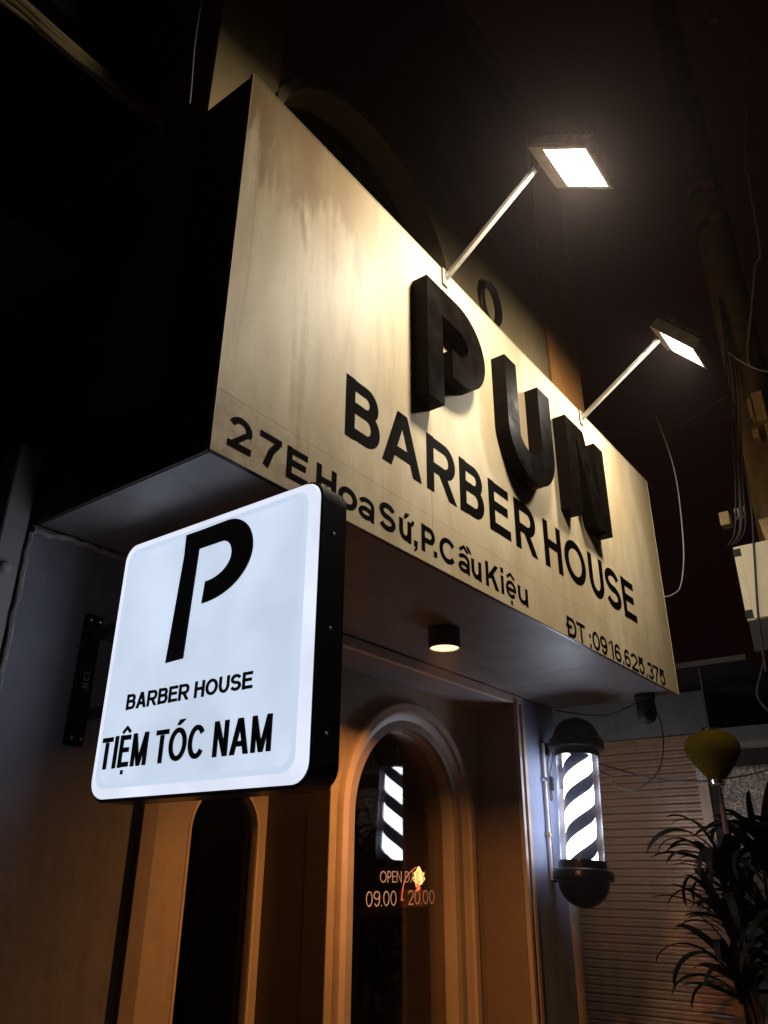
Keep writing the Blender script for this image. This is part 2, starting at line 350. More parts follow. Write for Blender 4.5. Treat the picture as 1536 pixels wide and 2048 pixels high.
# ------------------------------------------------------------------ lettering: strokes and polygons in a W x H box
def glyph(ch, w, h, t):
    """returns [('r', points, closed)] ribbons and [('p', polygon)] polygons"""
    k = t / 2; R = lambda pts, c=False: ('r', pts, c); out = []
    def diag(x0, y0, x1, y1, hw): return ('p', [(x0 - hw, y0), (x0 + hw, y0), (x1 + hw, y1), (x1 - hw, y1)])
    if ch in 'BPRDĐ':
        out.append(R([(k, 0), (k, h)]))
        if ch in 'DĐ':
            rx = min(w - k - t, h * .5 - k) ; cx = w - k - rx
            out.append(R([(t, h - k), (cx, h - k)][:1] + arc(cx, h / 2, rx, h / 2 - k, 90, -90, 20) + [(t, k)]))
            if ch == 'Đ': out.append(R([(-k * 1.3, h * .52), (w * .5, h * .52)]))
        else:
            m = h * (.53 if ch == 'B' else .45)
            wu = w * (.95 if ch == 'B' else 1 if ch == 'P' else .97)
            ry = (h - k - m) / 2; rx = min(ry, wu - k - t); cx = wu - k - rx
            out.append(R([(t, h - k)] + arc(cx, m + ry, rx, ry, 90, -90) + [(t, m)]))
            if ch == 'B':
                ry = (m - k) / 2; rx = min(ry, w - k - t); cx = w - k - rx
                out.append(R([(t, m)] + arc(cx, k + ry, rx, ry, 90, -90) + [(t, k)]))
            if ch == 'R': out.append(diag(w * .5, m - k * .2, w - k * 1.15, 0, k * 1.15))
    elif ch == 'A':
        hw = k * 1.12
        out += [diag(hw, 0, w / 2 - k * .12, h, hw), diag(w - hw, 0, w / 2 + k * .12, h, hw)]
        y = h * .29; x = hw + (w / 2 - hw) * y / h
        out.append(R([(x, y), (w - x, y)]))
    elif ch in 'EFL':
        out.append(R([(k, 0), (k, h)]))
        if ch != 'L': out += [R([(t, h - k), (w * .97, h - k)]), R([(t, h * .53), (w * .9, h * .53)])]
        if ch != 'F': out.append(R([(t, k), (w, k)]))
    elif ch == 'H': out += [R([(k, 0), (k, h)]), R([(w - k, 0), (w - k, h)]), R([(t, h * .53), (w - t, h * .53)])]
    elif ch == 'T': out += [R([(0, h - k), (w, h - k)]), R([(w / 2, 0), (w / 2, h - t)])]
    elif ch == 'I': out.append(R([(k, 0), (k, h)]))
    elif ch == 'U': ry = min((w - t) / 2 * 1.1, h * .45); out.append(R([(k, h)] + arc(w / 2, k + ry, w / 2 - k, ry, 180, 360, 20) + [(w - k, h)]))
    elif ch == 'N': out += [R([(k, 0), (k, h)]), R([(w - k, 0), (w - k, h)]), diag(k * 1.05, h, w - k * 1.05, 0, k * 1.05)]
    elif ch == 'M': out += [R([(k, 0), (k, h)]), R([(w - k, 0), (w - k, h)]), diag(k * 1.15, h, w / 2, 0, k * .95), diag(w - k * 1.15, h, w / 2, 0, k * .95)]
    elif ch == 'K': out += [R([(k, 0), (k, h)]), diag(t * 1.0, h * .36, w - k * 1.3, h, k * 1.3), diag(w * .42, h * .62, w - k * 1.3, 0, k * 1.3)]
    elif ch == 'Y': out += [diag(w / 2, h * .42, k * 1.1, h, k * 1.1), diag(w / 2, h * .42, w - k * 1.1, h, k * 1.1), R([(w / 2, 0), (w / 2, h * .45)])]
    elif ch in 'O0o': out.append(R(arc(w / 2, h / 2, w / 2 - k, h / 2 - k, 0, 360, 32)[:-1], True))
    elif ch == 'C': out.append(R(arc(w * .54, h / 2, w * .54 - k, h / 2 - k, 36, 324, 26)))
    elif ch == 'S':
        ry = (h - t) / 4; rx = w / 2 - k
        out.append(R(arc(w / 2, h - k - ry, rx * .96, ry, 18, 270, 18) + arc(w / 2, k + ry, rx, ry, 90, -160, 18)[1:]))
    elif ch == 'a':
        out.append(R([(w - k, 0)] + arc(w / 2, h * .68, w / 2 - k, h * .32 - k, 0, 165, 14)))
        out.append(R(arc(w * .47, h * .3, w * .47 - k, h * .3 - k, 0, 360, 24)[:-1], True))
    elif ch == 'e':
        out.append(R(arc(w / 2, h / 2, w / 2 - k, h / 2 - k, 0, 320, 26))); out.append(R([(t * .8, h * .48), (w - k * .2, h * .48)]))
    elif ch == 'u':
        ry = h * .36; out.append(R([(k, h)] + arc(w / 2, k + ry, w / 2 - k, ry, 180, 360, 16))); out.append(R([(w - k, 0), (w - k, h)]))
    elif ch == 'i': out += [R([(k, 0), (k, h)]), R([(k, h * 1.16), (k, h * 1.16 + t)])]
    elif ch == '1': out += [R([(w - k, 0), (w - k, h)]), ('p', [(w - t, h), (w - t * .6, h), (0, h * .68), (0, h * .82)])]
    elif ch == '2':
        a2 = arc(w / 2, h - k - h * .25, w / 2 - k, h * .25, 165, -28, 16); out.append(R(a2)); out += [diag(a2[-1][0] - k * .12, a2[-1][1] + k * .5, k * 1.15, k * .9, k * 1.12), R([(0, k), (w, k)])]
    elif ch == '3':
        r1, r2 = (h * .47 - k) / 2, (h * .53 - k) / 2
        out.append(R(arc(w / 2, h - k - r1, w / 2 - k * 1.2, r1, 160, -90, 16))); out.append(R(arc(w / 2, k + r2, w / 2 - k, r2, 90, -160, 16)))
    elif ch == '5':
        out += [R([(w * .2, h - k), (w * .94, h - k)]), ('p', [(w * .17, h), (w * .17 + t, h), (t * 1.05, h * .42), (t * .1, h * .42)])]
        out.append(R(arc(w / 2, k + h * .31, w / 2 - k, h * .31 - 0, 140, -160, 20)))
    elif ch in '69':
        o2 = [R(arc(w / 2, k + h * .235, w / 2 - k, h * .235, 0, 360, 28)[:-1], True), R([(k, k + h * .235)] + arc(w / 2, h * .5, w / 2 - k, h * .5 - k, 180, 40, 16))]
        out += o2 if ch == '6' else [('r', [(w - x, h - y) for x, y in p], c) for _, p, c in o2]
    elif ch == '7': out += [R([(0, h - k), (w, h - k)]), R([(w - k * 1.3, h - t * .9), (w * .55, h * .5), (w * .33, 0)])]
    elif ch == '.': out.append(R([(k, 0), (k, t)]))
    elif ch == ':': out += [R([(k, 0), (k, t)]), R([(k, h * .5), (k, h * .5 + t)])]
    elif ch == ',': out += [R([(k, 0), (k, t)]), ('p', [(t * .5, 0), (t, 0), (t * .75, -t * .55), (t * .1, -t * .9), (t * .1, -t * .6)])]
    elif ch == '-': out.append(R([(0, h * .36), (w, h * .36)]))
    return out
def marks(kind, w, h, t):
    """Vietnamese marks for a letter of width w and height h"""
    k = t / 2; o = []
    if kind == 'hat': o.append(('r', [(w * .14, h + t * .55), (w / 2, h + t * 1.75), (w * .86, h + t * .55)], False))
    if kind == 'dot': o.append(('r', [(w / 2, -t * 1.6), (w / 2, -t * .6)], False))
    if kind == 'acute': o.append(('p', [(w * .36, h + t * .45), (w * .55, h + t * .45), (w * .86, h + t * 1.7), (w * .52, h + t * 1.7)]))
    if kind == 'grave': o.append(('p', [(w * 1.0, h + t * .9), (w * 1.2, h + t * .9), (w * .95, h + t * 2.2), (w * .7, h + t * 2.2)]))
    if kind == 'horn': o.append(('r', [(w - k, h - k), (w + k * 1.1, h), (w + k * 1.5, h + t * .7)], False))
    return o
def draw(mb, prims, t, fmap, d0, d1, mi=0, side=None):
    for i, p in enumerate(prims):
        d = d1 + i * 0.00025
        if p[0] == 'r': mb.ribbon(p[1], t, fmap, d0, d, mi, side, p[2], 0.86)
        else: mb.prism(p[1], fmap, d0, d, mi, side)
def letter(name, parent, mat, ch, u0, v0, w, h, t, fm, d0, d1, extra=(), hm=None):
    tg = t * .8 if ch in 'ae' else t
    mb = MB(); draw(mb, glyph(ch, w, h, tg), tg, lambda u, v, d: fm(u0 + u, v0 + v, d), d0, d1)
    pr = []
    for e in extra: pr += marks(e, w, h, t * .75 if hm is None else hm)
    draw(mb, pr, t * (.62 if hm is None else .8), lambda u, v, d: fm(u0 + u, v0 + v, d), d0, d1 + .0004)
    return mb.build(name, mat, parent)

# ------------------------------------------------------------------ ground
part('road', M['asphalt'], None, ((-60, -60, -0.25), (60, -2.6, -0.13)))['kind'] = 'structure'
part('pavement', M['paving'], None, ((-60, -2.597, -0.25), (60, 60, 0.0)))['kind'] = 'structure'

# ------------------------------------------------------------------ the barber shop building
BZ, BT, BL = 2.8, 4.5404, 4.478          # bottom, top and length of the sign board
Y0, YD, YW = 0.98, 1.30, 1.78            # front of the piers, door wall, window wall
shop = thing('barber_shop', 'dark two storey barber shop with arched door and window under the lettered board', 'building', (2.2, 1.5, 0))
part('left_pier', M['grey_wall'], shop, ((-0.004, Y0, 0), (0.612, 2.4, 2.795)))
part('right_pier', M['blue_wall'], shop, ((3.787, Y0 + .004, 0), (4.44, 2.4, 2.795)))
part('right_return_wall', M['return_paint'], shop, ((3.783, .992, 0), (3.7865, 1.9, 2.733)))
# crumbling filler where pier meets soffit
b = MB(); rr = random.Random(3)
x = -0.004; pts = []
while x < 0.6:
    pts.append((x, Y0 - .004 - rr.random() * .006, 2.785 + rr.uniform(-.006, .004) - (0.012 if x < .1 else 0))); x += 0.028
b.tube(pts, 0.011, 6, smooth=2)
b.build('filler_seam', M['crumbly'], shop, smooth=True)
b = MB(); pts = []; z = 2.0
while z < 2.78:
    pts.append((-0.012 + rr.uniform(-.004, .004), Y0 - .002, z)); z += 0.04
b.tube(pts, 0.010, 6, smooth=2); b.build('filler_seam', M['crumbly'], shop, smooth=True)

def arch_wall(mb, x0, x1, z0, z1, cx, zs, r, y, yb, n=36):
    """wall with an arched opening (from z0 up), front at y, jamb back to yb"""
    P = [(cx - r, z0)] + [(cx - r * math.cos(PI * i / n), zs + r * math.sin(PI * i / n)) for i in range(n + 1)] + [(cx + r, z0)]
    mb.add([(x0, y, z0), (P[0][0], y, z0), (P[0][0], y, z1), (x0, y, z1)], [(0, 1, 2, 3)])
    mb.add([(P[-1][0], y, z0), (x1, y, z0), (x1, y, z1), (P[-1][0], y, z1)], [(0, 1, 2, 3)])
    for i in range(1, len(P) - 2):
        a, c = P[i], P[i + 1]
        mb.add([(a[0], y, a[1]), (c[0], y, c[1]), (c[0], y, z1), (a[0], y, z1)], [(0, 1, 2, 3)])
    for i in range(len(P) - 1):
        a, c = P[i], P[i + 1]
        mb.add([(a[0], y, a[1]), (c[0], y, c[1]), (c[0], yb, c[1]), (a[0], yb, a[1])], [(3, 2, 1, 0)])
def arch_sweep(mb, cx, zs, prof, z0=0.0, n=40):
    """sweep prof [(radius, y)] along jamb, arch, jamb"""
    vs = []; path = [(180, z0 - zs)] + [(180 - 180 * i / n, 0) for i in range(n + 1)] + [(0, z0 - zs)]
    for a, dz in path:
        ca, sa = math.cos(math.radians(a)), math.sin(math.radians(a))
        for r, y in prof: vs.append((cx + r * ca, y, zs + r * sa + dz))
    m = len(prof)
    mb.add(vs, [(i * m + j, i * m + j + 1, (i + 1) * m + j + 1, (i + 1) * m + j) for i in range(len(path) - 1) for j in range(m - 1)])
def arch_pane(mb, cx, zs, r, y, z0, th=0.006, n=36):
    P = [(cx - r, z0)] + [(cx - r * math.cos(PI * i / n), zs + r * math.sin(PI * i / n)) for i in range(n + 1)] + [(cx + r, z0)]
    mb.prism([(p[0], p[1]) for p in P], lambda u, v, d: (u, y + d, v), th, 0)

DC, DS, DR = 2.925, 1.905, 0.55           # door arch centre, spring, radius
b = MB(); arch_wall(b, 2.15, 3.784, 0, 2.733, DC, DS, DR + .006, YD, YD + .24)
dw = b.build('door_wall', M['tan_wall'], shop, fix=False)
part('return_wall', M['shaded_tan'], shop, ((2.146, YD + .002, 0), (2.30, YW + .1, 2.733)))
part('return_groove', M['matt_black'], shop, ((2.1445, 1.46, 0), (2.1455, 1.464, 1.92)))
WC, WS, WR = 1.83, 1.805, 0.262
b = MB(); arch_wall(b, 0.6, 2.146, 0, 2.733, WC, WS, WR, YW, YW + .1)
b.build('window_wall', M['tan_wall'], shop, fix=False)
part('ceiling', M['grey_wall'], shop, ((0.613, Y0 + .032, 2.735), (3.784, 2.4, 2.79)))
hd = part('header_trim', M['header'], shop, ((0.617, Y0 - .012, 2.737), (3.915, Y0 + .03, 2.792)))
# the roller grille guide rails
b = MB()
b.box((3.783, .955, 0), (3.815, .985, 2.734)); b.box((3.868, .962, 0), (3.905, .99, 2.734)); b.box((3.8155, .983, 0), (3.8675, .988, 2.734), 1)
b.build('guide_rail', [M['casing'], M['matt_black']], shop)
b = MB()
b.box((0.655, .965, 0), (0.722, .99, 2.734)); b.box((0.614, .983, 0), (0.6545, .99, 2.734), 1)
b.build('guide_rail', [M['casing'], M['grey_wall']], shop)
# door: moulded casing, glass, interior panel, lettering
DTH = math.radians(3.9); DHX, DHY = 2.41, 1.35; DCT, DST = math.cos(DTH), math.sin(DTH)
def leaf(u, v, d): return (DHX + u * DCT + d * DST, DHY + u * DST - d * DCT, v)      # u along the door leaf, d out of its glass
m_ = MB()
for u0, u1, v0, v1 in ((.0, 1.065, 0, .09),):
    m_.prism([(u0, v0), (u1, v0), (u1, v1), (u0, v1)], leaf, -.03, .002)
door = m_.build('door', M['black'], shop)
b = MB()
prof = [(.716, YD + .005), (.716, 1.262), (.712, 1.256), (.664, 1.256), (.659, 1.262), (.657, 1.277), (.645, 1.279), (.574, 1.322), (.569, 1.319), (.564, 1.322), (.561, 1.330), (.556, 1.334), (.554, 1.338), (.553, 1.50)]
arch_sweep(b, DC, DS, prof)
cas = b.build('casing', M['casing'], door, smooth=True)
bm = bmesh.new(); bm.from_mesh(cas.data)
bmesh.ops.bisect_plane(bm, geom=bm.verts[:] + bm.edges[:] + bm.faces[:], plane_co=(2.158, 0, 0), plane_no=(-1, 0, 0), clear_outer=True)
bm.to_mesh(cas.data); bm.free()
m_ = MB(); GR = .59; n_ = 40
m_.prism([(.52 - GR, .05)] + [(.52 - GR * math.cos(PI * i / n_), DS - .01 + GR * math.sin(PI * i / n_)) for i in range(n_ + 1)] + [(.52 + GR, .05)], leaf, -.006, 0)
orient(m_.build('glass', M['pane'], door), (0, -1, 0))
b = MB(); b.box((2.40, 1.365, .78), (2.445, 1.405, .99)); b.build('lock_case', M['black'], door, bevel=.004)
part('closer_bracket', M['chrome'], door, ((2.905, 1.392, 2.31), (2.93, 1.399, 2.36)))
fd = leaf
SQ = 1.012
def row(parent, name, mat, text, spans, v0, h, t, fm, d1):
    for ch, (a, c) in zip(text, spans): letter(name, parent, mat, ch, a, v0, c - a, h, t, fm, .0006, d1)
def spread(text, a, c, adv, gap):
    tot = sum(adv.get(ch, .6) for ch in text) + gap * (len(text) - 1); s = (c - a) / tot; out = []; x = a
    for ch in text: out.append((x, x + adv.get(ch, .6) * s)); x += (adv.get(ch, .6) + gap) * s
    return out
thin = {'O': .85, 'P': .5, 'E': .46, 'N': .68, ' ': .22, 'D': .66, 'A': .72, 'I': .06, 'L': .4, 'Y': .62, '0': .56, '9': .56, '2': .54, '.': .1, '-': .3}
t1 = 'OPEN DAILY'; row(door, 'letter', M['white_print'], t1, spread(t1, .295, .83, thin, .14), 1.554, .064, .0075, fd, .0016)
t2 = '09.00 - 20.00'; row(door, 'digit', M['white_print'], t2, spread(t2, .15, .94, thin, .1), 1.428, .083, .0085, fd, .0016)
# narrow arched window
b = MB(); arch_sweep(b, WC, WS, [(.262, YW + .09), (.262, YW - .003), (.258, YW - .006), (.246, YW - .006), (.242, YW + .004), (.242, YW + .05)])
win = b.build('window', M['casing'], shop, smooth=True)
b = MB(); arch_pane(b, WC, WS, .245, YW + .045, 0.02); orient(b.build('pane', M['pane'], win), (0, -1, 0))
# dark room behind the glass
b = MB(); b.add([(0.62, 4.2, 0), (4.4, 4.2, 0), (4.4, 4.2, 2.733), (.62, 4.2, 2.733)], [(0, 1, 2, 3)]); b.build('room_wall_lining', M['room'], shop, fix=False)
part('room_wall_lining', M['room'], shop, ((0.45, 2.41, 0), (0.6, 4.2, 2.73)), ((4.42, 2.41, 0), (4.6, 4.2, 2.73)), ((3.77, 1.545, 0), (3.7825, 2.4, 2.73)))  # last box is a dark lining added to black out the pier side
# upper storey
UY = 0.34
b = MB(); arch_wall(b, 0.032, 3.50, BZ + .02, 8.03, 1.225, 4.86, .80, UY, UY + .35, 40)
b.build('upper_wall', M['upper'], shop, fix=False)
part('pilaster', M['upper_tan'], shop, ((3.503, UY - .02, BZ + .02), (4.13, UY + .5, 8.03)))
part('corner_pilaster', M['upper_lit'], shop, ((0.032, UY - .022, 4.56), (.42, UY - .003, 8.03)))
part('upper_side_wall', M['upper'], shop, ((0.033, UY + .004, BZ + .02), (.25, 4, 8.03)))
part('upper_side_wall', M['upper'], shop, ((3.52, UY + .502, BZ + .02), (4.12, 4, 8.03)))
b = MB(); b.box((0.0, UY - .09, 8.03), (4.17, UY + .6, 8.16)); b.build('cornice', M['upper'], shop, bevel=.02)
b = MB(); arch_sweep(b, 1.225, 4.86, [(.86, UY), (.86, UY - .022), (.80, UY - .022), (.80, UY)], z0=3.0)
b.build('upper_arch_moulding', M['upper'], shop)
aw = MB(); arch_sweep(aw, 1.225, 4.86, [(.80, UY + .16), (.74, UY + .16), (.74, UY + .2), (.80, UY + .2)], z0=3.0)
aw = aw.build('arched_upper_window', M['dark_wall'], shop)
b = MB(); arch_pane(b, 1.225, 4.86, .75, UY + .18, 2.9); orient(b.build('pane', M['pane'], aw), (0, -1, 0))
part('mullion', M['dark_wall'], aw, ((1.19, UY + .13, 2.9), (1.26, UY + .178, 5.6)))
b = MB(); b.add([(0.2, 1.4, BZ + .1), (3.5, 1.4, BZ + .1), (3.5, 1.4, 8), (.2, 1.4, 8)], [(0, 1, 2, 3)]); b.build('room_wall_lining', M['room'], shop, fix=False)

# ------------------------------------------------------------------ sign board
sb = thing('sign_board', 'long cream box board with raised black PUN letters and painted address, lit from above', 'sign board', (2.24, 0.3, BZ))
g = .0005; SX, SZ = 1.256, 3.028; TOPY = UY - .024
for x0_, x1_, z0_, z1_ in ((0, SX, SZ, BT), (SX, BL, SZ, BT), (0, SX, BZ, SZ), (SX, BL, BZ, SZ)):
    part('front_panel', M['board'], sb, ((x0_ + (.001 if x0_ else 0), 0, z0_ + (g if z0_ > BZ else 0)), (x1_ - (.001 if x1_ < BL else 0), .012, z1_ - (g if z1_ < BT else 0))))
def side(x0_, x1_):
    m_ = MB(); pl = [(.0125, BZ + .002), (Y0 - .004, BZ + .002), (Y0 - .004, BZ + .3), (TOPY, BZ + .3), (TOPY, BT - .002), (.0125, BT - .002)]
    m_.prism(pl, lambda u, v, d: (d, u, v), x0_, x1_); return m_.build('side_panel', M['board_side'], sb)
side(.001, .014); side(BL - .014, BL - .001)
part('backing', M['board_side'], sb, ((.016, .0125, BZ + .01), (BL - .016, .02, BT - .01)))
part('top_panel', M['board_side'], sb, ((.0145, .0125, BT - .014), (BL - .0145, TOPY, BT - .003)))
for a, c in ((0.0145, 1.259), (1.2605, 3.318), (3.323, BL - .0145)):
    part('soffit_panel', M['soffit'], sb, ((a, .0125, BZ), (c, Y0 - .004 if a < 0.5 or c > 4 else Y0 - .016, BZ + .009)))
part('edge_trim', M['trim_metal'], sb, ((.0, -.003, BT), (BL, .014, BT + .004)), ((-.003, -.003, BZ), (-.0002, .014, BT + .004)), ((BL + .0002, -.003, BZ), (BL + .003, .014, BT + .004)))
part('edge_trim', M['black'], sb, ((.0, .0, BZ - .005), (BL, .013, BZ - .0005)))
fb = lambda u, v, d: (u, -d, v)
def bl(ch, a, c, v0, h, t, extra=(), name='letter'):
    return letter(name, sb, M['paint'], ch, a, v0, c - a, h, t, fb, .0003, .0012, extra)
for ch, a, c in (('B', .643, .868), ('A', .886, 1.176), ('R', 1.218, 1.468), ('B', 1.50, 1.727), ('E', 1.779, 1.996), ('R', 2.051, 2.30), ('H', 2.394, 2.62), ('O', 2.66, 2.962), ('U', 3.012, 3.24), ('S', 3.268, 3.522), ('E', 3.56, 3.787)):
    bl(ch, a, c, 3.16, .287, .059)
A0, AH, AX, AT = 2.845, .125, .095, .0265
for ch, a, c, low, ex in (('2', .065, .168, 0, ()), ('7', .203, .308, 0, ()), ('E', .337, .446, 0, ()), ('H', .493, .604, 0, ()), ('o', .617, .730, 1, ()), ('a', .740, .838, 1, ()), ('S', .87, .981, 0, ()),
                          ('u', 1.006, 1.092, 1, ('horn', 'acute')), (',', 1.112, 1.14, 0, ()), ('P', 1.168, 1.272, 0, ()), ('.', 1.262, 1.29, 0, ()), ('C', 1.308, 1.434, 0, ()), ('a', 1.464, 1.562, 1, ('hat', 'grave')),
                          ('u', 1.577, 1.668, 1, ()), ('K', 1.709, 1.834, 0, ()), ('i', 1.858, 1.885, 1, ()), ('e', 1.906, 2.012, 1, ('hat', 'dot')), ('u', 2.032, 2.139, 1, ())):
    bl(ch, a, c, A0, AX if low else AH, AT, ex, 'digit' if ch in '27' else 'letter')
for ch, a, c in (('Đ', 2.605, 2.725), ('T', 2.735, 2.85), (':', 2.905, 2.93), ('0', 2.95, 3.06), ('9', 3.068, 3.172), ('1', 3.205, 3.268), ('6', 3.288, 3.395), ('.', 3.412, 3.438), ('6', 3.45, 3.55), ('2', 3.565, 3.685), ('5', 3.697, 3.80), ('.', 3.824, 3.85), ('3', 3.866, 3.975), ('7', 3.982, 4.088), ('5', 4.10, 4.21)):
    bl(ch, a, c, 2.806, .118, .0225, (), 'letter' if ch in 'ĐT' else 'digit')
# raised letters
LD = .086
def raised(polys, ribs):
    m_ = MB(); i = 0
    for p in polys: m_.prism(p, fb, .0005, LD + i * .0004, 0, 1); i += 1
    for p, t in ribs: m_.ribbon(p, t, fb, .0005, LD + i * .0004, 0, 1); i += 1
    return m_.build('raised_letter', [M['letter'], M['letter_side']], sb)
t_ = .165; rz = (4.262 - 3.778 - t_) / 2
raised([[(1.12, 3.575), (1.252, 3.575), (1.252, 4.262), (1.12, 4.262)]],
       [([(1.2525, 4.262 - t_ / 2)] + arc(1.66 - t_ / 2 - rz * 1.1, 3.778 + t_ / 2 + rz, rz * 1.1, rz, 90, -90, 24) + [(1.334, 3.778 + t_ / 2)], t_)])
uo = [(1.894, 4.247)] + arc(2.172, 3.55 + .27, .278, .27, 180, 360, 28) + [(2.45, 4.243)]
ui = [(2.027, 4.247)] + arc(2.161, 3.745 + .06, .134, .085, 180, 360, 28) + [(2.295, 4.243)]
m_ = MB(); nU = len(uo); vs = [fb(*p, LD) for p in uo] + [fb(*p, LD) for p in ui] + [fb(*p, .0005) for p in uo] + [fb(*p, .0005) for p in ui]
m_.add(vs, [(i, nU + i, nU + i + 1, i + 1) for i in range(nU - 1)], 0)
m_.add(vs, [(i, i + 1, 2 * nU + i + 1, 2 * nU + i) for i in range(nU - 1)] + [(nU + i + 1, nU + i, 3 * nU + i, 3 * nU + i + 1) for i in range(nU - 1)] + [(0, 2 * nU, 3 * nU, nU), (nU - 1, 2 * nU - 1, 4 * nU - 1, 3 * nU - 1)[::-1]], 1)
m_.build('raised_letter', [M['letter'], M['letter_side']], sb)
raised([[(2.675, 3.60), (2.815, 3.60), (2.815, 4.245), (2.675, 4.245)], [(3.128, 3.605), (3.272, 3.605), (3.272, 4.245), (3.128, 4.245)],
        [(2.79, 4.245), (2.945, 4.245), (3.19, 3.605), (3.02, 3.605)]], [])

# ------------------------------------------------------------------ floodlights on their arms
def flood(label, x, base_y, tip, inner, tilt, hw, depth, glassmat, on):
    o = thing('floodlight', label, 'floodlight', (x, base_y, BT), 'floodlights over the board')
    dirv = Vector((0, tip[0] - base_y, tip[1] - (BT - .05))).normalized(); nrm = Vector((0, -dirv.z, dirv.y))
    a = Vector((x, base_y + .01, BT - .06)); c = Vector((x, *tip)); mid = (a + c) / 2
    m_ = MB(); m_.obox(mid, Vector((.013, 0, 0)), dirv * (c - a).length / 2, nrm * .013); m_.build('arm', M['galv'], o, bevel=.002)
    m_ = MB(); m_.box((x - .03, base_y - .008, BT - .10), (x + .03, base_y - .003, BT + .004)); m_.build('clamp_plate', M['galv'], o)
    t = Vector((0, -math.cos(tilt), -math.sin(tilt))); n = Vector((0, math.sin(tilt), -math.cos(tilt)))  # t outward along the head, n the lit normal
    p0 = Vector((x, *inner)); ctr = p0 + t * depth / 2; ex = Vector((1, 0, 0))
    m_ = MB(); m_.obox(ctr - n * .035, ex * hw, t * depth / 2, n * .030); m_.build('housing', M['lampgrey'], o, bevel=.006)
    m_ = MB()
    gl0, gl1, gw = .085, depth - .022, hw - .02        # the glass lies towards the outer end
    for u0, u1, w0, w1 in ((0, gl0, -hw, hw), (gl1, depth, -hw, hw), (gl0, gl1, -hw, -gw), (gl0, gl1, gw, hw)):
        c_ = p0 + t * (u0 + u1) / 2 + ex * (w0 + w1) / 2
        m_.obox(c_ + n * .003, ex * (w1 - w0) / 2, t * (u1 - u0) / 2, n * .0075)
    m_.build('frame', M['lampgrey'], o)
    m_ = MB(); r = .022; pl = []
    for cx, cy, a0 in ((gw - r, gl1 - r, 0), (-gw + r, gl1 - r, 90), (-gw + r, gl0 + r, 180), (gw - r, gl0 + r, 270)): pl += arc(cx, cy, r, r, a0, a0 + 90, 5)
    m_.prism(pl, lambda u, v, d: tuple(p0 + ex * u + t * v + n * d), -.0046, -.002); m_.build('lit_glass', glassmat, o)
    ld = bpy.data.lights.new('flood_beam', 'AREA'); ld.shape = 'RECTANGLE'; ld.size = gw * 2; ld.size_y = gl1 - gl0; ld.energy = FLOOD_A if on == 1 else FLOOD_B
    ld.color = (1.0, .92, .76); ld.spread = math.radians(162 if on == 1 else 160)
    lo = bpy.data.objects.new('flood_beam', ld); COL.objects.link(lo); attach(lo, o)
    lo.location = p0 + t * (gl0 + gl1) / 2 + n * .004
    lo.rotation_euler = Matrix((ex, t, ex.cross(t))).transposed().to_euler() if ex.cross(t).dot(n) < 0 else Matrix((-ex, t, (-ex).cross(t))).transposed().to_euler()
    m_ = MB()
    for k in range(9):
        c_ = p0 + t * (depth * (.14 + .09 * k)) - n * .082; m_.obox(c_, ex * hw * .8, t * .004, n * .018)
    m_.build('cooling_fin', M['lampgrey'], o)
    m_ = MB(); m_.obox(p0 + t * .05 - n * .085, ex * .055, t * .045, n * .02); m_.build('driver_box', M['lampgrey'], o, bevel=.004)
    m_ = MB(); m_.tube([p0 + t * .06 - n * .105, p0 + t * .0 - n * .15, p0 - t * .05 - n * .12, c - dirv * .05 - nrm * .0 + Vector((-.017, 0, .004)), c - dirv * .12 + Vector((-.017, 0, 0))], .0035, 6, smooth=5); m_.build('lead', M['rubber'], o, smooth=True)
    m_ = MB(); q = p0 - t * .012 - n * .02; m_.tube([c - dirv * .02, q, q + t * .03], .009, 8, smooth=0); m_.build('tilt_bracket', M['matt_black'], o)
    return o
flood('nearer floodlight, above the raised P, its bright lit face fully seen', 1.422, -.006, (-.572, 4.922), (-.618, 4.908), math.radians(34.0), .158, .352, M['flood_a'], 1)
flood('floodlight on the arm above the raised N, farther one tilted steeply at the board', 3.17, -.006, (-.602, 4.893), (-.606, 4.930), math.radians(50), .141, .38, M['flood_b'], 2)

# ------------------------------------------------------------------ projecting light box
lb = thing('projecting_sign', 'white glowing light box projecting from the left pier, reading P BARBER HOUSE', 'light box sign', (.30, .98, 2.25))
SY0, SY1, SZ0, SZ1, SXF, SXB = -.255, .708, 1.815, 2.715, .242, .362
def rrect(y0, y1, z0, z1, r, n=8):
    pl = []
    for cy, cz, a0 in ((y1 - r, z1 - r, 0), (y0 + r, z1 - r, 90), (y0 + r, z0 + r, 180), (y1 - r, z0 + r, 270)): pl += arc(cy, cz, r, r, a0, a0 + 90, n)
    return pl
fx = lambda u, v, d: (d, u, v)
m_ = MB(); m_.prism(rrect(SY0 - .006, SY1 + .006, SZ0 - .010, SZ1 + .008, .066), fx, SXB, SXF)
m_.build('case', M['black'], lb, bevel=.004)
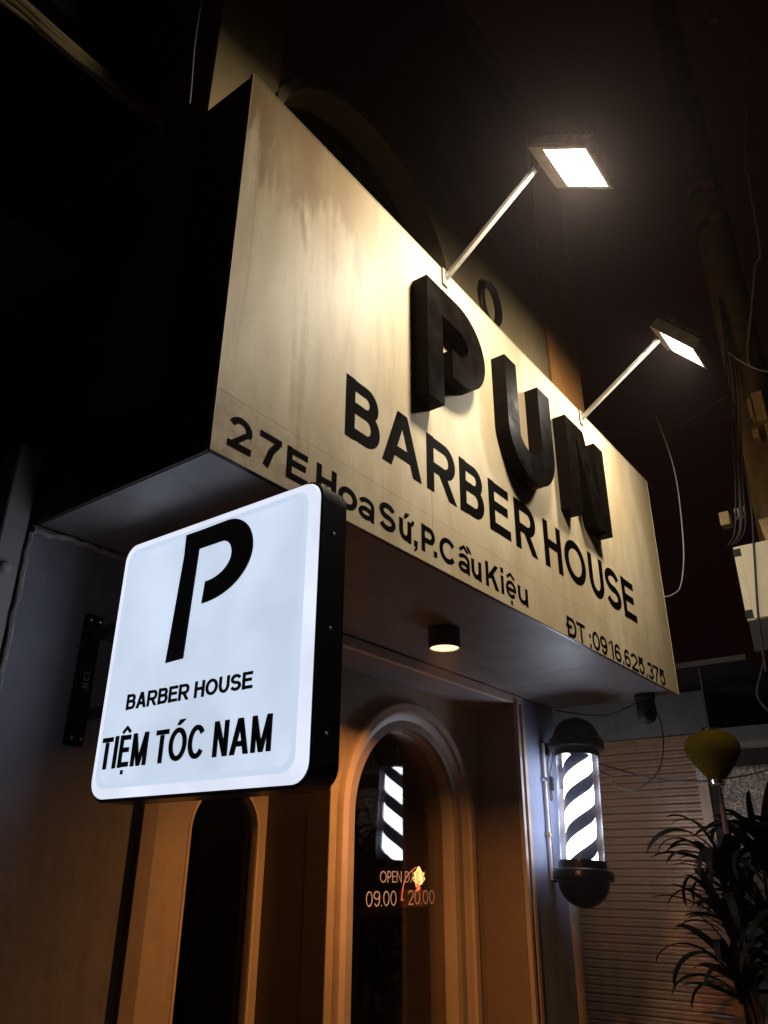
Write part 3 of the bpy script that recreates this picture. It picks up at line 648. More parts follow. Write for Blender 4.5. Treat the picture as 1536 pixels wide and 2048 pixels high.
# moulded acrylic face: flat field, shoulder, outer lip
def ring(mb, A, xa, B, xb, mi):
    n = len(A); mb.add([(xa, *p) for p in A] + [(xb, *p) for p in B], [(i, (i + 1) % n, n + (i + 1) % n, n + i) for i in range(n)], mi)
R0 = rrect(SY0, SY1, SZ0, SZ1, .06); R1 = rrect(SY0 + .004, SY1 - .004, SZ0 + .004, SZ1 - .004, .057)
R2 = rrect(SY0 + .040, SY1 - .026, SZ0 + .030, SZ1 - .026, .05); R3 = rrect(SY0 + .062, SY1 - .040, SZ0 + .048, SZ1 - .042, .045)
m_ = MB(); ring(m_, R0, SXF - .0005, R1, SXF - .010, 0); ring(m_, R1, SXF - .010, R2, SXF - .0125, 0)
m_.build('face_rim', M['sign_rim'], lb, fix=False)
m_ = MB(); ring(m_, R2, SXF - .0125, R3, SXF - .0095, 1); m_.add([(SXF - .0095, *p) for p in R3], [tuple(range(len(R3)))])
m_.build('face_panel', [M['sign_face'], M['sign_step']], lb, fix=False)
FX = SXF - .0126; YM = .711
fsn = lambda u, v, d: (FX - d, YM - u, v)          # u runs from the wall outwards
U_ = lambda y: YM - y
# stencil P
m_ = MB()
m_.prism([(U_(.39), 2.226), (U_(.303), 2.229), (U_(.284), 2.607), (U_(.359), 2.607), ], fsn, -.002, .0015)
m_.prism([(U_(.3605), 2.6071), (U_(.284), 2.6071), (U_(.2815), 2.677), (U_(.3615), 2.677)], fsn, -.002, .0015)
qa = [PI / 2 * i / 14 for i in range(15)]
out_ = [(U_(.2817), 2.677)] + [(U_(.150 - .131 * math.sin(a)), 2.553 + .127 * math.cos(a)) for a in qa] + [(U_(.241 - .222 * math.cos(a)), 2.553 - .150 * math.sin(a)) for a in qa[1:]]
in_ = [(U_(.2835), 2.607)] + [(U_(.172 - .055 * math.sin(a)), 2.552 + .056 * math.cos(a)) for a in qa] + [(U_(.234 - .117 * math.cos(a)), 2.552 - .074 * math.sin(a)) for a in qa[1:]]
for i in range(len(out_) - 1): m_.prism([in_[i], in_[i + 1], out_[i + 1], out_[i]], fsn, -.002, .0015)
m_.build('logo_letter', M['matt_black'], lb)
ar = {'B': .62, 'A': .68, 'R': .66, 'E': .57, 'H': .6, 'O': .72, 'U': .6, 'S': .6, ' ': .18}
t3 = 'BARBER HOUSE'
for ch, (a, c) in zip(t3, spread(t3, U_(.570), U_(-.028), ar, .085)):
    if ch != ' ': letter('letter', lb, M['matt_black'], ch, a, 2.092, c - a, .052, .0108, fsn, -.002, .0012)
for ch, y0, y1, ex in (('T', .671, .614, ()), ('I', .602, .588, ()), ('E', .573, .518, ('hat', 'dot')), ('M', .506, .428, ()), ('T', .389, .328, ()), ('O', .322, .24, ('acute',)), ('C', .232, .162, ()), ('N', .118, .056, ()), ('A', .046, -.031, ()), ('M', -.041, -.12, ())):
    letter('letter', lb, M['matt_black'], ch, U_(y0), 1.907, y0 - y1, .103, .0178, fsn, -.002, .0012, ex)
for yy, zz in ((SY0 + .03, SZ1 + .0085), (SY1 - .03, SZ1 + .0085)):
    m_ = MB(); m_.lathe([(0, .003), (.005, .002), (.006, 0)], Matrix.Translation((.30, yy, zz)), 10); m_.build('screw', M['chrome'], lb)
for zz in (1.95, 2.25, 2.55):
    m_ = MB(); m_.lathe([(0, .003), (.005, .002), (.006, 0)], Matrix.Translation((.30, SY0 - .0062, zz)) @ Matrix.Rotation(PI / 2, 4, 'X'), 10); m_.build('screw', M['galv'], lb)
bp_ = part('bracket_plate', M['black'], lb, ((.268, Y0 - .022, 2.018), (.342, Y0 - .002, 2.513)), bevel=.003)
for z in (2.49, 2.045):
    for x in (.285, .325):
        m_ = MB(); m_.lathe([(0, 0), (.006, 0), (.006, -.003), (.003, -.005), (0, -.005)], Matrix.Translation((x, Y0 - .0225, z)) @ Matrix.Rotation(-PI / 2, 4, 'X'), 12); m_.build('bolt', M['chrome'], bp_)
for i, ch in enumerate('NCI'):
    letter('letter', bp_, M['grey_print'], ch, 0, 0, .02 if ch != 'I' else .006, .028, .006, lambda u, v, d, i=i: (.322 - v, Y0 - .022 - d, 2.228 + i * .027 + u), .0002, .001)
for z in (2.435, 2.125):
    m_ = MB(); m_.box((.288, .716, z - .02), (.322, Y0 - .023, z + .02)); m_.build('arm', M['black'], lb, bevel=.003)
m_ = MB(); m_.tube([(.305, .72, 2.40), (.305, .78, 2.375), (.305, .86, 2.40), (.305, .955, 2.42)], .006); m_.build('power_cord', M['rubber'], lb)

# ------------------------------------------------------------------ soffit downlight
dl = thing('downlight', 'dark cylinder downlight glowing warm under the board soffit', 'downlight', (2.07, .475, BZ))
DX, DY = 2.075, .475; T0 = Matrix.Translation((DX, DY, 0))
m_ = MB(); m_.lathe([(0, 2.7995), (.084, 2.7995), (.086, 2.797), (.086, 2.692), (.083, 2.690), (.078, 2.690)], T0, 40); m_.build('can', M['can'], dl, smooth=True)
m_ = MB(); m_.lathe([(.078, 2.6902), (.076, 2.694), (.075, 2.696)], T0, 40); m_.build('reflector', M['reflector'], dl, smooth=True)
m_ = MB(); m_.lathe([(.0749, 2.6955), (.04, 2.6925), (0.001, 2.6915)], T0, 32); m_.build('lit_disc', M['down'], dl, smooth=True)
sp = bpy.data.lights.new('downlight_beam', 'AREA'); sp.shape = 'DISK'; sp.size = .13; sp.energy = DOWN_W; sp.color = (1.0, .42, .11); sp.spread = math.radians(142)
so = bpy.data.objects.new('downlight_beam', sp); COL.objects.link(so); so.location = (DX, DY, 2.688); attach(so, dl)

# ------------------------------------------------------------------ barber pole
bpole = thing('barber_pole', 'lit black and white striped barber pole with black domed caps on the right pier', 'barber pole', (4.25, .98, 2.05))
PT, PB = Vector((4.213, .705, 2.663)), Vector((4.093, .705, 1.403))
az = (PT - PB).normalized(); axx = Vector((0, 1, 0)).cross(az).normalized(); ayy = az.cross(axx)
PM = Matrix((( axx.x, ayy.x, az.x, PB.x), (axx.y, ayy.y, az.y, PB.y), (axx.z, ayy.z, az.z, PB.z), (0, 0, 0, 1)))
LEN = (PT - PB).length
def q(prof): return [(r, z) for r, z in prof]
dome = [(.168 * math.cos(a), LEN - .155 + .155 * math.sin(a)) for a in [PI / 2 * i / 12 for i in range(13)]]
m_ = MB(); m_.lathe([(.1, LEN - .285), (.162, LEN - .285), (.162, LEN - .245), (.172, LEN - .24), (.195, LEN - .232), (.2, LEN - .222), (.2, LEN - .172), (.192, LEN - .162), (.172, LEN - .156)] + dome, PM, 48); m_.build('top_cap', M['black'], bpole, smooth=True)
dome = [(.172 * math.cos(a), .165 - .165 * math.sin(a)) for a in [PI / 2 * i / 12 for i in range(13)]]
m_ = MB(); m_.lathe([(.1, .285), (.16, .285), (.162, .27), (.162, .235), (.178, .232), (.2, .222), (.205, .212), (.205, .172), (.19, .166)] + dome, PM, 48); m_.build('bottom_cap', M['black'], bpole, smooth=True)
m_ = MB(); m_.lathe([(.148, .284), (.148, LEN - .283)], PM, 56); orient(m_.build('clear_tube', M['tube'], bpole, smooth=True), (1, 0, 0))
# striped drum: two-start helix, each band its own faces
m_ = MB(); RD = .104; z0_, z1_ = .26, LEN - .26; pitch = .44; nz, na = 110, 48; vs = []
for i in range(nz + 1):
    z = z0_ + (z1_ - z0_) * i / nz
    for k in range(na):
        a = 2 * PI * (k / na) + 2 * PI * z / pitch; vs.append(PM @ Vector((RD * math.cos(a), RD * math.sin(a), z)))
for i in range(nz):
    for k in range(na):
        m_.f.append((i * na + k, i * na + (k + 1) % na, (i + 1) * na + (k + 1) % na, (i + 1) * na + k)); m_.m.append(0 if (k % 24) < 13 else 1)
m_.v = [tuple(v) for v in vs]; m_.build('striped_drum', [M['pole_white'], M['pole_dark']], bpole, smooth=True)
for zc in (.2, LEN - .197):
    for sgn in (1,):
        m_ = MB(); m_.lathe([(0, .03), (.018, .03), (.026, .024), (.028, .0), (.028, -.03)], PM @ Matrix.Translation((.205 * sgn, 0, zc)) @ Matrix.Rotation(sgn * PI / 2, 4, 'Y'), 20); m_.build('knob', M['black'], bpole, smooth=True)
part('back_plate', M['matt_black'], bpole, ((4.185, Y0 - .014, 1.56), (4.215, Y0 - .001, 2.52)))
for zc, xx in ((2.463, 4.195), (1.605, 4.112)):
    m_ = MB(); m_.tube([(4.2, Y0 - .012, zc), (4.205, .92, zc), (xx, .82, zc)], .014, 10, smooth=3); m_.build('mount_arm', M['black'], bpole, smooth=True)
    m_ = MB(); m_.box((4.18, Y0 - .045, zc - .05), (4.235, Y0 - .0145, zc + .04)); m_.build('mount_block', M['black'], bpole, bevel=.005)
m_ = MB(); m_.tube([(4.16, Y0 - .02, 1.57), (4.165, Y0 - .02, 2.0), (4.17, Y0 - .02, 2.5)], .012, 8); tag(m_.build('cable_conduit', M['pale_cable'], None, smooth=True), 'thin pale conduit running down the pier beside the barber pole', 'conduit')
m_ = MB(); m_.tube([(4.215, .93, 2.5), (4.2, .9, 2.42), (4.225, .92, 2.36), (4.21, .935, 2.3), (4.205, .94, 2.22), (4.22, .94, 2.12), (4.205, .945, 2.1), (4.2, .945, 2.2), (4.195, .945, 2.33), (4.2, .93, 2.44)], .005)
tag(m_.build('pole_cable', M['rubber'], None, smooth=True), 'looped black cable hanging from the top mount of the barber pole', 'cable')
m_ = MB(); m_.box((4.2, .925, 2.165), (4.24, .95, 2.265)); tag(m_.build('power_adapter', M['matt_black'], None, bevel=.006), 'small black inline power adapter hanging on the cable beside the barber pole', 'adapter')
for z, mm in ((2.24, 'chrome'), (1.865, 'ochre')):
    m_ = MB(); m_.lathe([(0, .012), (.014, .01), (.016, 0), (.016, -.02)], Matrix.Translation((4.15, Y0 - .03, z)) @ Matrix.Rotation(PI / 2, 4, 'X'), 14)
    tag(m_.build('pipe_clip', M[mm], None, smooth=True), 'upper pale clip holding the conduit by the barber pole' if z > 2 else 'lower ochre clip holding the conduit by the barber pole', 'clip', 'conduit clips')
m_ = MB(); m_.tube([(4.525, 1.03, 0), (4.535, 1.03, 1.2), (4.545, 1.03, 2.2)], .075, 20, smooth=0); tag(m_.build('downpipe', M['tan_wall'], None, smooth=True), 'plain round drainpipe standing between the right pier and the shutter', 'drainpipe')

# ------------------------------------------------------------------ shuttered shop on the right
SXX = 5.5
rs = thing('shuttered_shop', 'low shop with beige roller shutter beyond the barber pole, facing the board end', 'building', (5.6, .7, 0))
slat_me = None
b = MB(); H_ = .0605
pf = [(0.0, 0.0), (-.010, .004), (-.013, .012), (-.013, .024), (-.009, .029), (-.009, .031), (-.013, .036), (-.013, .049), (-.009, .0565), (0.0, .0590)]
vs = [(x, y, z) for y in (.245, 2.3) for x, z in pf]; n = len(pf)
b.add(vs, [(i, i + 1, n + i + 1, n + i) for i in range(n - 1)])
s0 = b.build('slat', M['shutter'], None, fix=False); s0.location = (SXX, 0, .02)
s0.parent = rs; s0.matrix_parent_inverse = Matrix.Translation((-5.6, -.7, 0))
k = 1
while .02 + k * H_ < 2.60:
    s = s0.copy(); COL.objects.link(s); s.parent = rs; s.matrix_parent_inverse = s0.matrix_parent_inverse; s.location = (SXX + rr.uniform(-.0018, .0018), 0, .02 + k * H_ + rr.uniform(-.0006, .0006)); s.rotation_euler = (rr.uniform(-.0006, .0006), rr.uniform(-.02, .02), rr.uniform(-.0015, .0015)); k += 1
part('guide_rail', M['shutter'], rs, ((SXX - .035, .165, 0), (SXX + .03, .243, 2.60)))
part('shutter_backing', M['matt_black'], rs, ((SXX + .04, .1, 0), (SXX + .08, 2.4, 2.7)))
part('header_wall', M['shutter_wall'], rs, ((SXX - .02, .10, 2.665), (SXX + .25, 2.4, 3.02)))
part('header_lip', M['shutter'], rs, ((SXX - .045, .10, 2.612), (SXX + .03, 2.4, 2.664)))
part('dark_post', M['dark_wall'], rs, ((SXX - .012, .075, 0), (SXX + .25, .164, 2.61)))
part('plinth_beam', M['dark_wall'], rs, ((SXX - .05, -1.6, 2.40), (SXX + .25, .074, 2.52)))
part('front_wall', M['shutter_wall'], rs, ((SXX, -1.6, 0), (SXX + .25, .074, 2.399)), ((SXX - .01, -1.6, 2.521), (SXX + .25, .074, 2.70)))
part('canopy', M['matt_black'], rs, ((4.66, -.46, 3.03), (SXX + .018, 1.6, 3.07)))
part('roof_slab', M['dark_wall'], rs, ((SXX + .02, -1.6, 3.021), (8, 6, 3.06)))
# pebble dash panel, too many stones to count
b = MB(); rp = random.Random(11)
for i in range(1700):
    y, z = rp.uniform(-.75, .07), rp.uniform(1.75, 2.395); r = rp.uniform(.006, .014); v = []
    for dx, dy, dz in ((0, 1, 0), (0, .3, .95), (0, -.8, .6), (0, -.8, -.6), (0, .3, -.95)):
        v.append((SXX - .0005, y + dy * r * rp.uniform(.7, 1.2), z + dz * r * rp.uniform(.7, 1.2)))
    v.append((SXX - r * rp.uniform(.5, 1.0), y, z))
    b.add(v, [(0, 1, 5), (1, 2, 5), (2, 3, 5), (3, 4, 5), (4, 0, 5)])
pb = b.build('pebble_dash', M['pebble'], rs); pb['kind'] = 'stuff'
nb = MB(); nb.box((SXX - .0385, .2, 2.27), (SXX - .0355, .242, 2.43)); no = nb.build('paper_notice', M['paper'], None)
tag(no, 'small white printed notice pasted on the shutter guide rail beside the lantern', 'notice')
nl = MB()
for i in range(13):
    z = 2.42 - i * .0115; y1 = .238
    nl.box((SXX - .0393, .204 + (.012 if i % 4 == 3 else 0), z - .0035), (SXX - .0387, y1, z))
nl.build('print_lines', M['ink'], no)
b = MB(); b.tube([(SXX - .024, .885, 2.95), (SXX - .026, .88, 2.85), (SXX - .024, .872, 2.75)], .006, 6); tag(b.build('paint_drip', M['ochre'], None, smooth=True), 'short yellowish drip of sealant on the wall above the shutter', 'drip')

# ------------------------------------------------------------------ lantern
lx, ly, lz = 4.62, -.135, 2.385
ln = thing('silk_lantern', 'yellow silk lantern hanging unlit before the shuttered shop', 'lantern', (lx, ly, lz))
b = MB(); pr_ = [(.055, .165), (.10, .155), (.15, .125), (.178, .08), (.186, .045), (.18, .01), (.16, -.03), (.13, -.075), (.1, -.115), (.07, -.15), (.045, -.172)]
n = 24; vs = []
P_ = crom([Vector((r, z, 0)) for r, z in pr_], 8)
for ip, p in enumerate(P_):
    for k in range(n * 2):
        a = PI * k / n; rr_ = p.x * (1 + (.012 if ip % 3 == 0 else -.005)); vs.append((lx + rr_ * math.cos(a), ly + rr_ * math.sin(a), lz + p.y))
n2 = n * 2; b.add(vs, [(i * n2 + k, i * n2 + (k + 1) % n2, (i + 1) * n2 + (k + 1) % n2, (i + 1) * n2 + k) for i in range(len(P_) - 1) for k in range(n2)])
b.build('shade', M['lantern'], ln, smooth=True)
TL = Matrix.Translation((lx, ly, lz))
b = MB(); b.lathe([(0, .185), (.05, .185), (.058, .178), (.058, .160), (.05, .155)], TL, 24); b.build('top_ring', M['chrome'], ln, smooth=True)
b = MB(); b.lathe([(.05, -.165), (.052, -.18), (.05, -.20), (.035, -.215), (0, -.218)], TL, 24); b.build('bottom_ring', M['chrome'], ln, smooth=True)
b = MB(); b.tube([(lx, ly, lz - .215), (lx, ly, lz - .33)], .004, 6, smooth=0); b.tube([(lx, ly, lz - .33), (lx, ly, lz - .36)], .014, 10, smooth=0); b.tube([(lx, ly, lz - .36), (lx + .005, ly, lz - .52)], .013, 10, smooth=0, taper=1.6)
b.build('tassel', M['cord'], ln)
b = MB(); b.tube([(lx, ly, lz + .185), (lx + .06, ly + .02, 3.03)], .003, 6, smooth=0); b.build('hanging_cord', M['rubber'], ln)

# ------------------------------------------------------------------ security camera under the soffit
cx_, cy_ = 4.33, .20
cc = thing('security_camera', 'dark rounded security camera fixed under the right end of the soffit', 'security camera', (cx_, cy_, BZ))
TC = Matrix.Translation((cx_, cy_, 0))
b = MB(); b.lathe([(0, 2.7995), (.07, 2.7995), (.074, 2.79), (.074, 2.765), (.066, 2.755), (.0, 2.755)], TC, 28); b.build('mount', M['matt_black'], cc, smooth=True)
b = MB(); b.lathe([(.062, 2.756), (.068, 2.72), (.068, 2.66), (.06, 2.62), (.04, 2.598), (0, 2.59)], TC, 28); b.build('body', M['matt_black'], cc, smooth=True)
b = MB(); b.lathe([(0, .03), (.02, .027), (.034, .012), (.038, -.01)], TC @ Matrix.Translation((-.042, -.03, 2.645)) @ Matrix.Rotation(math.radians(-35), 4, 'Z') @ Matrix.Rotation(math.radians(-105), 4, 'Y'), 20); b.build('lens', M['letter'], cc, smooth=True)

# ------------------------------------------------------------------ cables on the right
def cable(label, pts, r=.005, mat='rubber', name='cable', cat='cable'):
    b_ = MB(); b_.tube(pts, r, 6, smooth=5); return tag(b_.build(name, M[mat], None, smooth=True), label, cat)
cable('black cable drooping in a loop from the security camera to the barber pole', [(4.38, .2, 2.79), (4.6, .2, 2.66), (4.6, .2, 2.48), (4.6, .26, 2.30), (4.6, .38, 2.21), (4.6, .48, 2.17), (4.6, .58, 2.21), (4.6, .66, 2.30), (4.3, .73, 2.36)], .0055)
cable('thin black wire strung from the barber pole past the foot of the lantern', [(4.28, .70, 2.38), (4.7, .51, 2.31), (4.7, .29, 2.25), (4.68, .01, 2.22), (4.68, -.13, 2.225), (4.7, -.46, 2.27), (4.8, -1.2, 2.5)], .0055)
cable('black wire sagging under the soffit between right pier and security camera', [(4.47, .975, 2.79), (4.6, .8, 2.76), (4.6, .6, 2.735), (4.5, .38, 2.76), (4.36, .24, 2.77)], .0055)
cable('pale wire hanging in a hook beside the right end of the cream board', [(4.62, -.12, 5.2), (4.62, -.18, 4.84), (4.62, -.2, 4.55), (4.62, -.19, 4.24), (4.62, -.16, 3.9), (4.62, -.1, 3.66), (4.62, -.03, 3.6), (4.60, .04, 3.59), (4.48, .08, 3.6)], .005, 'pale_cable')
cable('grey wire running down along the top of the utility pole', [(4.7, -1.58, 9.12), (4.7, -1.4, 8.4), (4.7, -1.35, 8.02), (4.7, -1.25, 7.51), (4.7, -1.24, 7.26), (4.7, -1.19, 6.52), (4.7, -1.13, 6.39), (4.7, -1.02, 5.96), (4.7, -.92, 5.59), (4.7, -.91, 5.44)], .009, 'pale_cable')
cable('black wire falling down the face of the cream meter box', [(4.6, -.78, 5.6), (4.56, -.74, 5.26), (4.54, -.75, 5.02), (4.53, -.74, 4.61), (4.53, -.73, 4.18), (4.53, -.69, 3.83), (4.525, -.62, 3.26), (4.53, -.6, 2.9)], .007)
cable('grey wire slung from the utility pole to the street', [(4.62, -.78, 5.58), (4.6, -.86, 5.45), (4.6, -.99, 5.3), (4.6, -1.3, 5.1)], .006, 'pale_cable')
cable('faint wire strung from the floodlit board end up to the utility pole', [(4.5, .33, 5.14), (4.9, .03, 5.2), (4.9, -.24, 5.2), (4.85, -.51, 5.26), (4.8, -.72, 5.30)], .006)
cable('second faint wire strung just below to the utility pole', [(4.4, .33, 5.1), (5.0, .06, 5.28), (5.0, -.3, 5.23), (4.9, -.7, 5.13)], .005)
b = MB()
for k in range(4):
    pts = [(2.56 + (.10 + .008 * k) * math.cos(2 * PI * i / 14 + k), UY - .012 - .007 * k, 5.24 + (.15 + .01 * k) * math.sin(2 * PI * i / 14 + k)) for i in range(15)]
    b.tube(pts, .007, 6, smooth=3)
tag(b.build('cable_coil', M['rubber'], None, smooth=True), 'dark coil of spare cable hung on the upper wall above the raised U', 'cable coil')

# ------------------------------------------------------------------ utility pole with its boxes
px_, py_ = 4.87, -.85
up = thing('utility_pole', 'tall brown concrete utility pole rising past the meter boxes at the street side', 'utility pole', (px_, py_, 0))
b = MB(); b.lathe([(.20, -.05), (.178, 3), (.15, 7), (.125, 11.5), (0, 11.5)], Matrix.Translation((px_, py_, 0)), 36); b.build('shaft', M['pole'], up, smooth=True)
for z in (7.50, 7.08):
    r = .15 + (7 - z) * .006
    b = MB(); b.lathe([(r + .001, z - .035), (r + .006, z - .035), (r + .006, z + .035), (r + .001, z + .035)], Matrix.Translation((px_, py_, 0)), 36); b.build('steel_band', M['matt_black'], up, smooth=True)
    b = MB(); b.box((px_ - r - .03, py_ - .10, z - .028), (px_ - r + .03, py_ + .0, z + .028)); b.build('band_glint', M['glint'], up, bevel=.006)  # orange block stands in for lamplight glinting on the band
mb_ = thing('meter_box', 'large cream meter box with dark side clips on the utility pole', 'meter box', (4.63, -.75, 3.27))
part('case', M['boxpaint'], mb_, ((4.552, -.98, 3.275), (4.70, -.54, 3.852)), bevel=.004)
part('door', M['boxpaint'], mb_, ((4.543, -.98, 3.285), (4.5515, -.592, 3.845)), bevel=.002)
part('side_strip', M['boxpaint'], mb_, ((4.545, -.588, 3.35), (4.5515, -.541, 3.77)))
for z in (3.325, 3.80): part('clip', M['matt_black'], mb_, ((4.540, -.59, z - .028), (4.5515, -.537, z + .028)))
part('underside_panel', M['matt_black'], mb_, ((4.55, -.97, 3.05), (4.69, -.55, 3.274)))
jb = thing('junction_box', 'small ochre junction box with cable glands just above the cream meter box', 'junction box', (4.62, -.53, 4.1))
part('case', M['ochre'], jb, ((4.60, -.545, 4.065), (4.70, -.475, 4.175)), bevel=.004)
for k in range(4): part('gland', M['pale_cable'], jb, ((4.61, -.60 - k * .022, 4.09), (4.625, -.588 - k * .022, 4.18)))
ob = thing('splitter_box', 'ochre cable splitter boxes high on the utility pole at the picture edge', 'junction box', (4.64, -.9, 4.7))
part('case', M['ochre'], ob, ((4.60, -.965, 4.86), (4.70, -.885, 5.12)), bevel=.005)
part('case', M['ochre'], ob, ((4.60, -.875, 4.90), (4.70, -.845, 5.09)), bevel=.004)
part('case', M['ochre'], ob, ((4.60, -.88, 4.72), (4.70, -.835, 4.80)), bevel=.004)
part('case', M['ochre'], ob, ((4.60, -.99, 4.55), (4.70, -.93, 4.82)), bevel=.004)
b = MB(); b.obox((4.6, -.82, 3.88), (.012, 0, 0), (0, .055, 0), (0, .02, .16)); tag(b.build('wooden_board', M['wood'], None, bevel=.003), 'short orange-brown wooden board wedged behind the cream meter box', 'board')
cable('bunch of thin black leads drooping below the cream meter box', [(4.6, -.62, 3.05), (4.6, -.55, 2.9), (4.6, -.5, 2.75), (4.6, -.58, 2.62), (4.6, -.75, 2.55)], .008)
for i in range(6):
    o_ = rr.uniform(-.06, .06)
    c_ = cable(['first', 'second', 'third', 'fourth', 'fifth', 'sixth'][i] + ' thin black cable from the street in the bunch strapped along the utility pole', [(4.70, -.80 + o_ * .3, 6.2 + o_), (4.66, -.78 + o_, 5.4), (4.60, -.72 + o_, 4.8 + o_), (4.59, -.66 + o_, 4.35), (4.60, -.60 + o_ * 1.4, 4.0), (4.62, -.52 + o_, 3.9)], .006); c_['group'] = 'black cables strapped to the utility pole'
b = MB(); b.obox((4.6, -1.335, 9.7), (.03, 0, 0), (0, .035, 0), (0, -.03, .32)); tag(b.build('wooden_bracket', M['wood'], None), 'pale wooden bracket end sticking out high beside the utility pole', 'bracket')

# ------------------------------------------------------------------ potted plant before the shutter
pl_ = thing('potted_plant', 'tall dark strap leaved plant in a pot before the shutter, leaves arching left', 'plant', (5.0, -.12, 0))
b = MB(); b.lathe([(0, .0), (.19, .0), (.23, .2), (.25, .44), (.265, .46), (.265, .50), (.235, .50), (.225, .44), (0, .43)], Matrix.Translation((5.0, -.12, 0)), 32); b.build('pot', M['pot'], pl_, smooth=True)
leaf_meshes = []
for v in range(5):
    b = MB(); L_ = .48 + .06 * v; wdt = .024 + .003 * (v % 3); rows = 12; dr = .28 + .17 * v; vs = []
    for i in range(rows + 1):
        s_ = i / rows; ang = math.radians(62) - dr * 2.3 * s_ * s_ - .25 * s_
        if i == 0: px2, pz2 = 0., 0.
        else: px2 += L_ / rows * math.cos(ang); pz2 += L_ / rows * math.sin(ang)
        w_ = wdt * (.35 + 2.2 * s_ * (1 - s_) + .25 * (1 - s_)) * (1 if i < rows else .05)
        vs += [(px2, -w_, pz2 + w_ * .35), (px2, 0, pz2), (px2, w_, pz2 + w_ * .35)]
    b.add(vs, [(i * 3 + j, i * 3 + j + 1, (i + 1) * 3 + j + 1, (i + 1) * 3 + j) for i in range(rows) for j in (0, 1)])
    t_o = b.build('leaf', M['leaf'], None, smooth=True, fix=False); leaf_meshes.append(t_o.data); bpy.data.objects.remove(t_o)
rl = random.Random(5)
heads = [((5.02, .05, 1.74), 40), ((5.06, -.22, 1.86), 26), ((5.0, .06, 1.42), 34), ((5.08, -.42, 1.80), 26), ((5.02, -.18, 1.44), 32), ((5.0, .07, 1.08), 28), ((5.02, -.3, 1.10), 26), ((5.1, -.5, 1.35), 24)]
for (hx, hy, hz), cnt in heads:
    b = MB(); b.tube([(5.0 + (hx - 5) * .2, -.12 + (hy + .12) * .2, .42), ((hx + 5.0) / 2 + .02, (hy - .12) / 2 - .01, hz * .55), (hx, hy - .03, hz - .05)], .017, 8, smooth=4, taper=.7); b.build('stem', M['stem'], pl_, smooth=True)
    for i in range(cnt):
        o = bpy.data.objects.new('leaf', rl.choice(leaf_meshes)); COL.objects.link(o); o.parent = pl_; o.matrix_parent_inverse = Matrix.Translation((-5.0, .12, 0))
        o.location = (hx, hy - .03, hz - .26 + .22 * i / cnt); o.rotation_euler = (rl.uniform(-.5, .5), rl.uniform(-.45, .6), i * 2.4 + rl.uniform(-.3, .3)); s_ = rl.uniform(.65, 1.2); o.scale = (s_, s_ * rl.uniform(.8, 1.3), s_ * rl.uniform(.8, 1.15))

# ------------------------------------------------------------------ dark neighbour on the left
nb = thing('neighbour_house', 'dark neighbouring house wall at the left with a pinkish post', 'building', (-1.5, 1.4, 0))
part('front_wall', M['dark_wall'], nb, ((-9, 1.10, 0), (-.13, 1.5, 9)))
part('post', M['left_post'], nb, ((-.118, .985, 0), (-.024, 1.3, 3.1)), bevel=.004)
part('joint', M['dark_wall'], nb, ((-.0235, 1.03, 2.0), (-.0045, 1.3, 3.1)))
b = MB(); b.lathe([(.0, -.024), (.014, -.022), (.022, -.014), (.026, .0)], Matrix.Translation((-.080, .984, 2.60)) @ Matrix.Rotation(-PI / 2, 4, 'X') @ Matrix.Scale(-1, 4, (0, 0, 1)) @ Matrix.Scale(-1, 4, (0, 0, 1)), 24)
b.build('knob', M['left_post'], nb, smooth=True)
part('canopy', M['dark_wall'], nb, ((-7, .5, 3.62), (-.25, 1.09, 3.66)), ((-7, .485, 3.60), (-.25, .4995, 3.68)))
part('upper_ledge', M['dark_wall'], nb, ((-7, .72, 5.0), (-.2, 1.09, 5.12)))
def bundle():
    o = thing('cable_bundle', 'thick sagging bundle of overhead cables at the upper left corner', 'cable bundle', (-.6, .3, 4.27))
    rb = random.Random(2)
    offs = [(.0, .038, .021), (.004, .012, .015), (-.016, -.004, .013), (.02, -.006, .012), (-.006, -.026, .014), (.012, -.042, .011), (-.014, -.052, .010), (.004, -.064, .009)]
    for k, (oy, oz, r) in enumerate(offs):
        pts = []
        for i in range(15):
            s_ = i / 14; x = -1.9 + 1.72 * s_; w_ = .25 + .9 * (1 - s_); j_ = .0 if k == 0 else .006
            pts.append((x, .3 + oy * w_ * 1.6 + rb.uniform(-j_, j_), 4.283 + .03 * (1 - s_) ** 2 - .02 * math.sin(PI * s_) + oz * w_ + rb.uniform(-j_, j_)))
        pts += [(-.15, .45, 4.30), (-.14, .8, 4.33), (-.15, 1.09, 4.36)]
        b_ = MB(); b_.tube(pts, r * 1.25, 8, smooth=3, taper=.5); b_.build('strand', M['wood' if k % 2 else 'ochre'], o, smooth=True)
    return o
bundle()
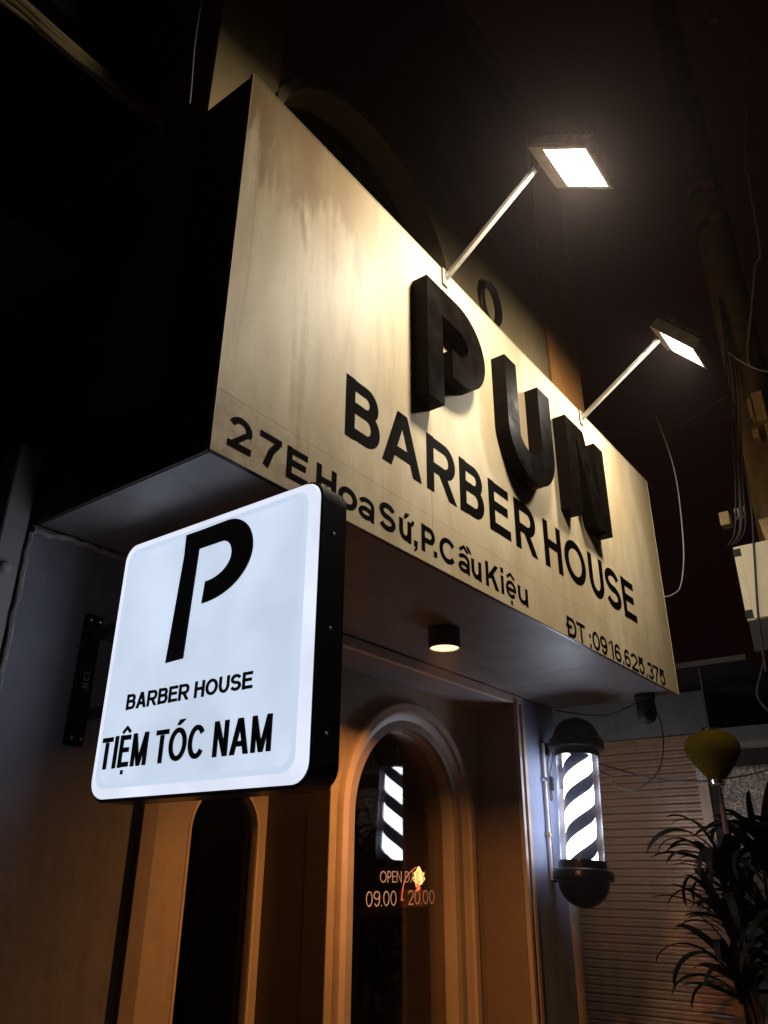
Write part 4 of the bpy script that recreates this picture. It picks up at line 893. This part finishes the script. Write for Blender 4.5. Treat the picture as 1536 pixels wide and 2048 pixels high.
cable('thin white wire hanging straight down beside the upper left wall', [(-.10, .3, 5.25), (-.097, .3, 4.89), (-.078, .3, 4.6), (-.072, .3, 4.42), (-.068, .3, 4.344)], .0035, 'paper')

# ------------------------------------------------------------------ lamp glowing inside the door
il = thing('interior_lamp', 'small warm glowing lamp on a box seen through the door glass', 'lamp', (3.60, 1.74, 1.39))
b = MB(); b.box((3.57, 1.72, 1.392), (3.74, 1.86, 1.50)); b.build('base_box', M['upper_tan'], il, bevel=.006)
b = MB(); b.lathe([(0, 1.53), (.02, 1.538), (.030, 1.552), (.046, 1.572), (.034, 1.592), (.04, 1.606), (.02, 1.622), (.008, 1.648), (0, 1.652)], Matrix.Translation((3.605, 1.71, 0)), 9); b.build('bulb', M['bulb'], il)
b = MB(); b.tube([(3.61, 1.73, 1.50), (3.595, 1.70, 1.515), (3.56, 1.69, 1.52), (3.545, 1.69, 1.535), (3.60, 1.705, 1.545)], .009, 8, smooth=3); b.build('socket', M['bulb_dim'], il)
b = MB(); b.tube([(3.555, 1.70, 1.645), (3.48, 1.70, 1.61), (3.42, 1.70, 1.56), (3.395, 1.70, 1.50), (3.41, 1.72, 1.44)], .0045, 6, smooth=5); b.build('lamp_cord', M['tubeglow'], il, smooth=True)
sh = part('interior_shelf', M['room'], shop, ((2.9, 1.66, 1.36), (3.9, 1.95, 1.398)))

# ------------------------------------------------------------------ thin haze added to give the lamps a halo and lift blacks
hz_ = part('haze', M['asphalt'], None, ((-64, -64, -1.3), (64, 64, 14)))
hz_['kind'] = 'stuff'; hz_.data.materials.clear()
hm = bpy.data.materials.new('halo_haze'); hm.use_nodes = True; ht = hm.node_tree
ht.nodes.remove(ht.nodes['Principled BSDF'])
pv = ht.nodes.new('ShaderNodeVolumePrincipled'); pv.inputs['Density'].default_value = HAZE; pv.inputs['Color'].default_value = (.95, .74, .70, 1); pv.inputs['Anisotropy'].default_value = .89
ht.links.new(pv.outputs[0], ht.nodes['Material Output'].inputs['Volume']); hz_.data.materials.append(hm)
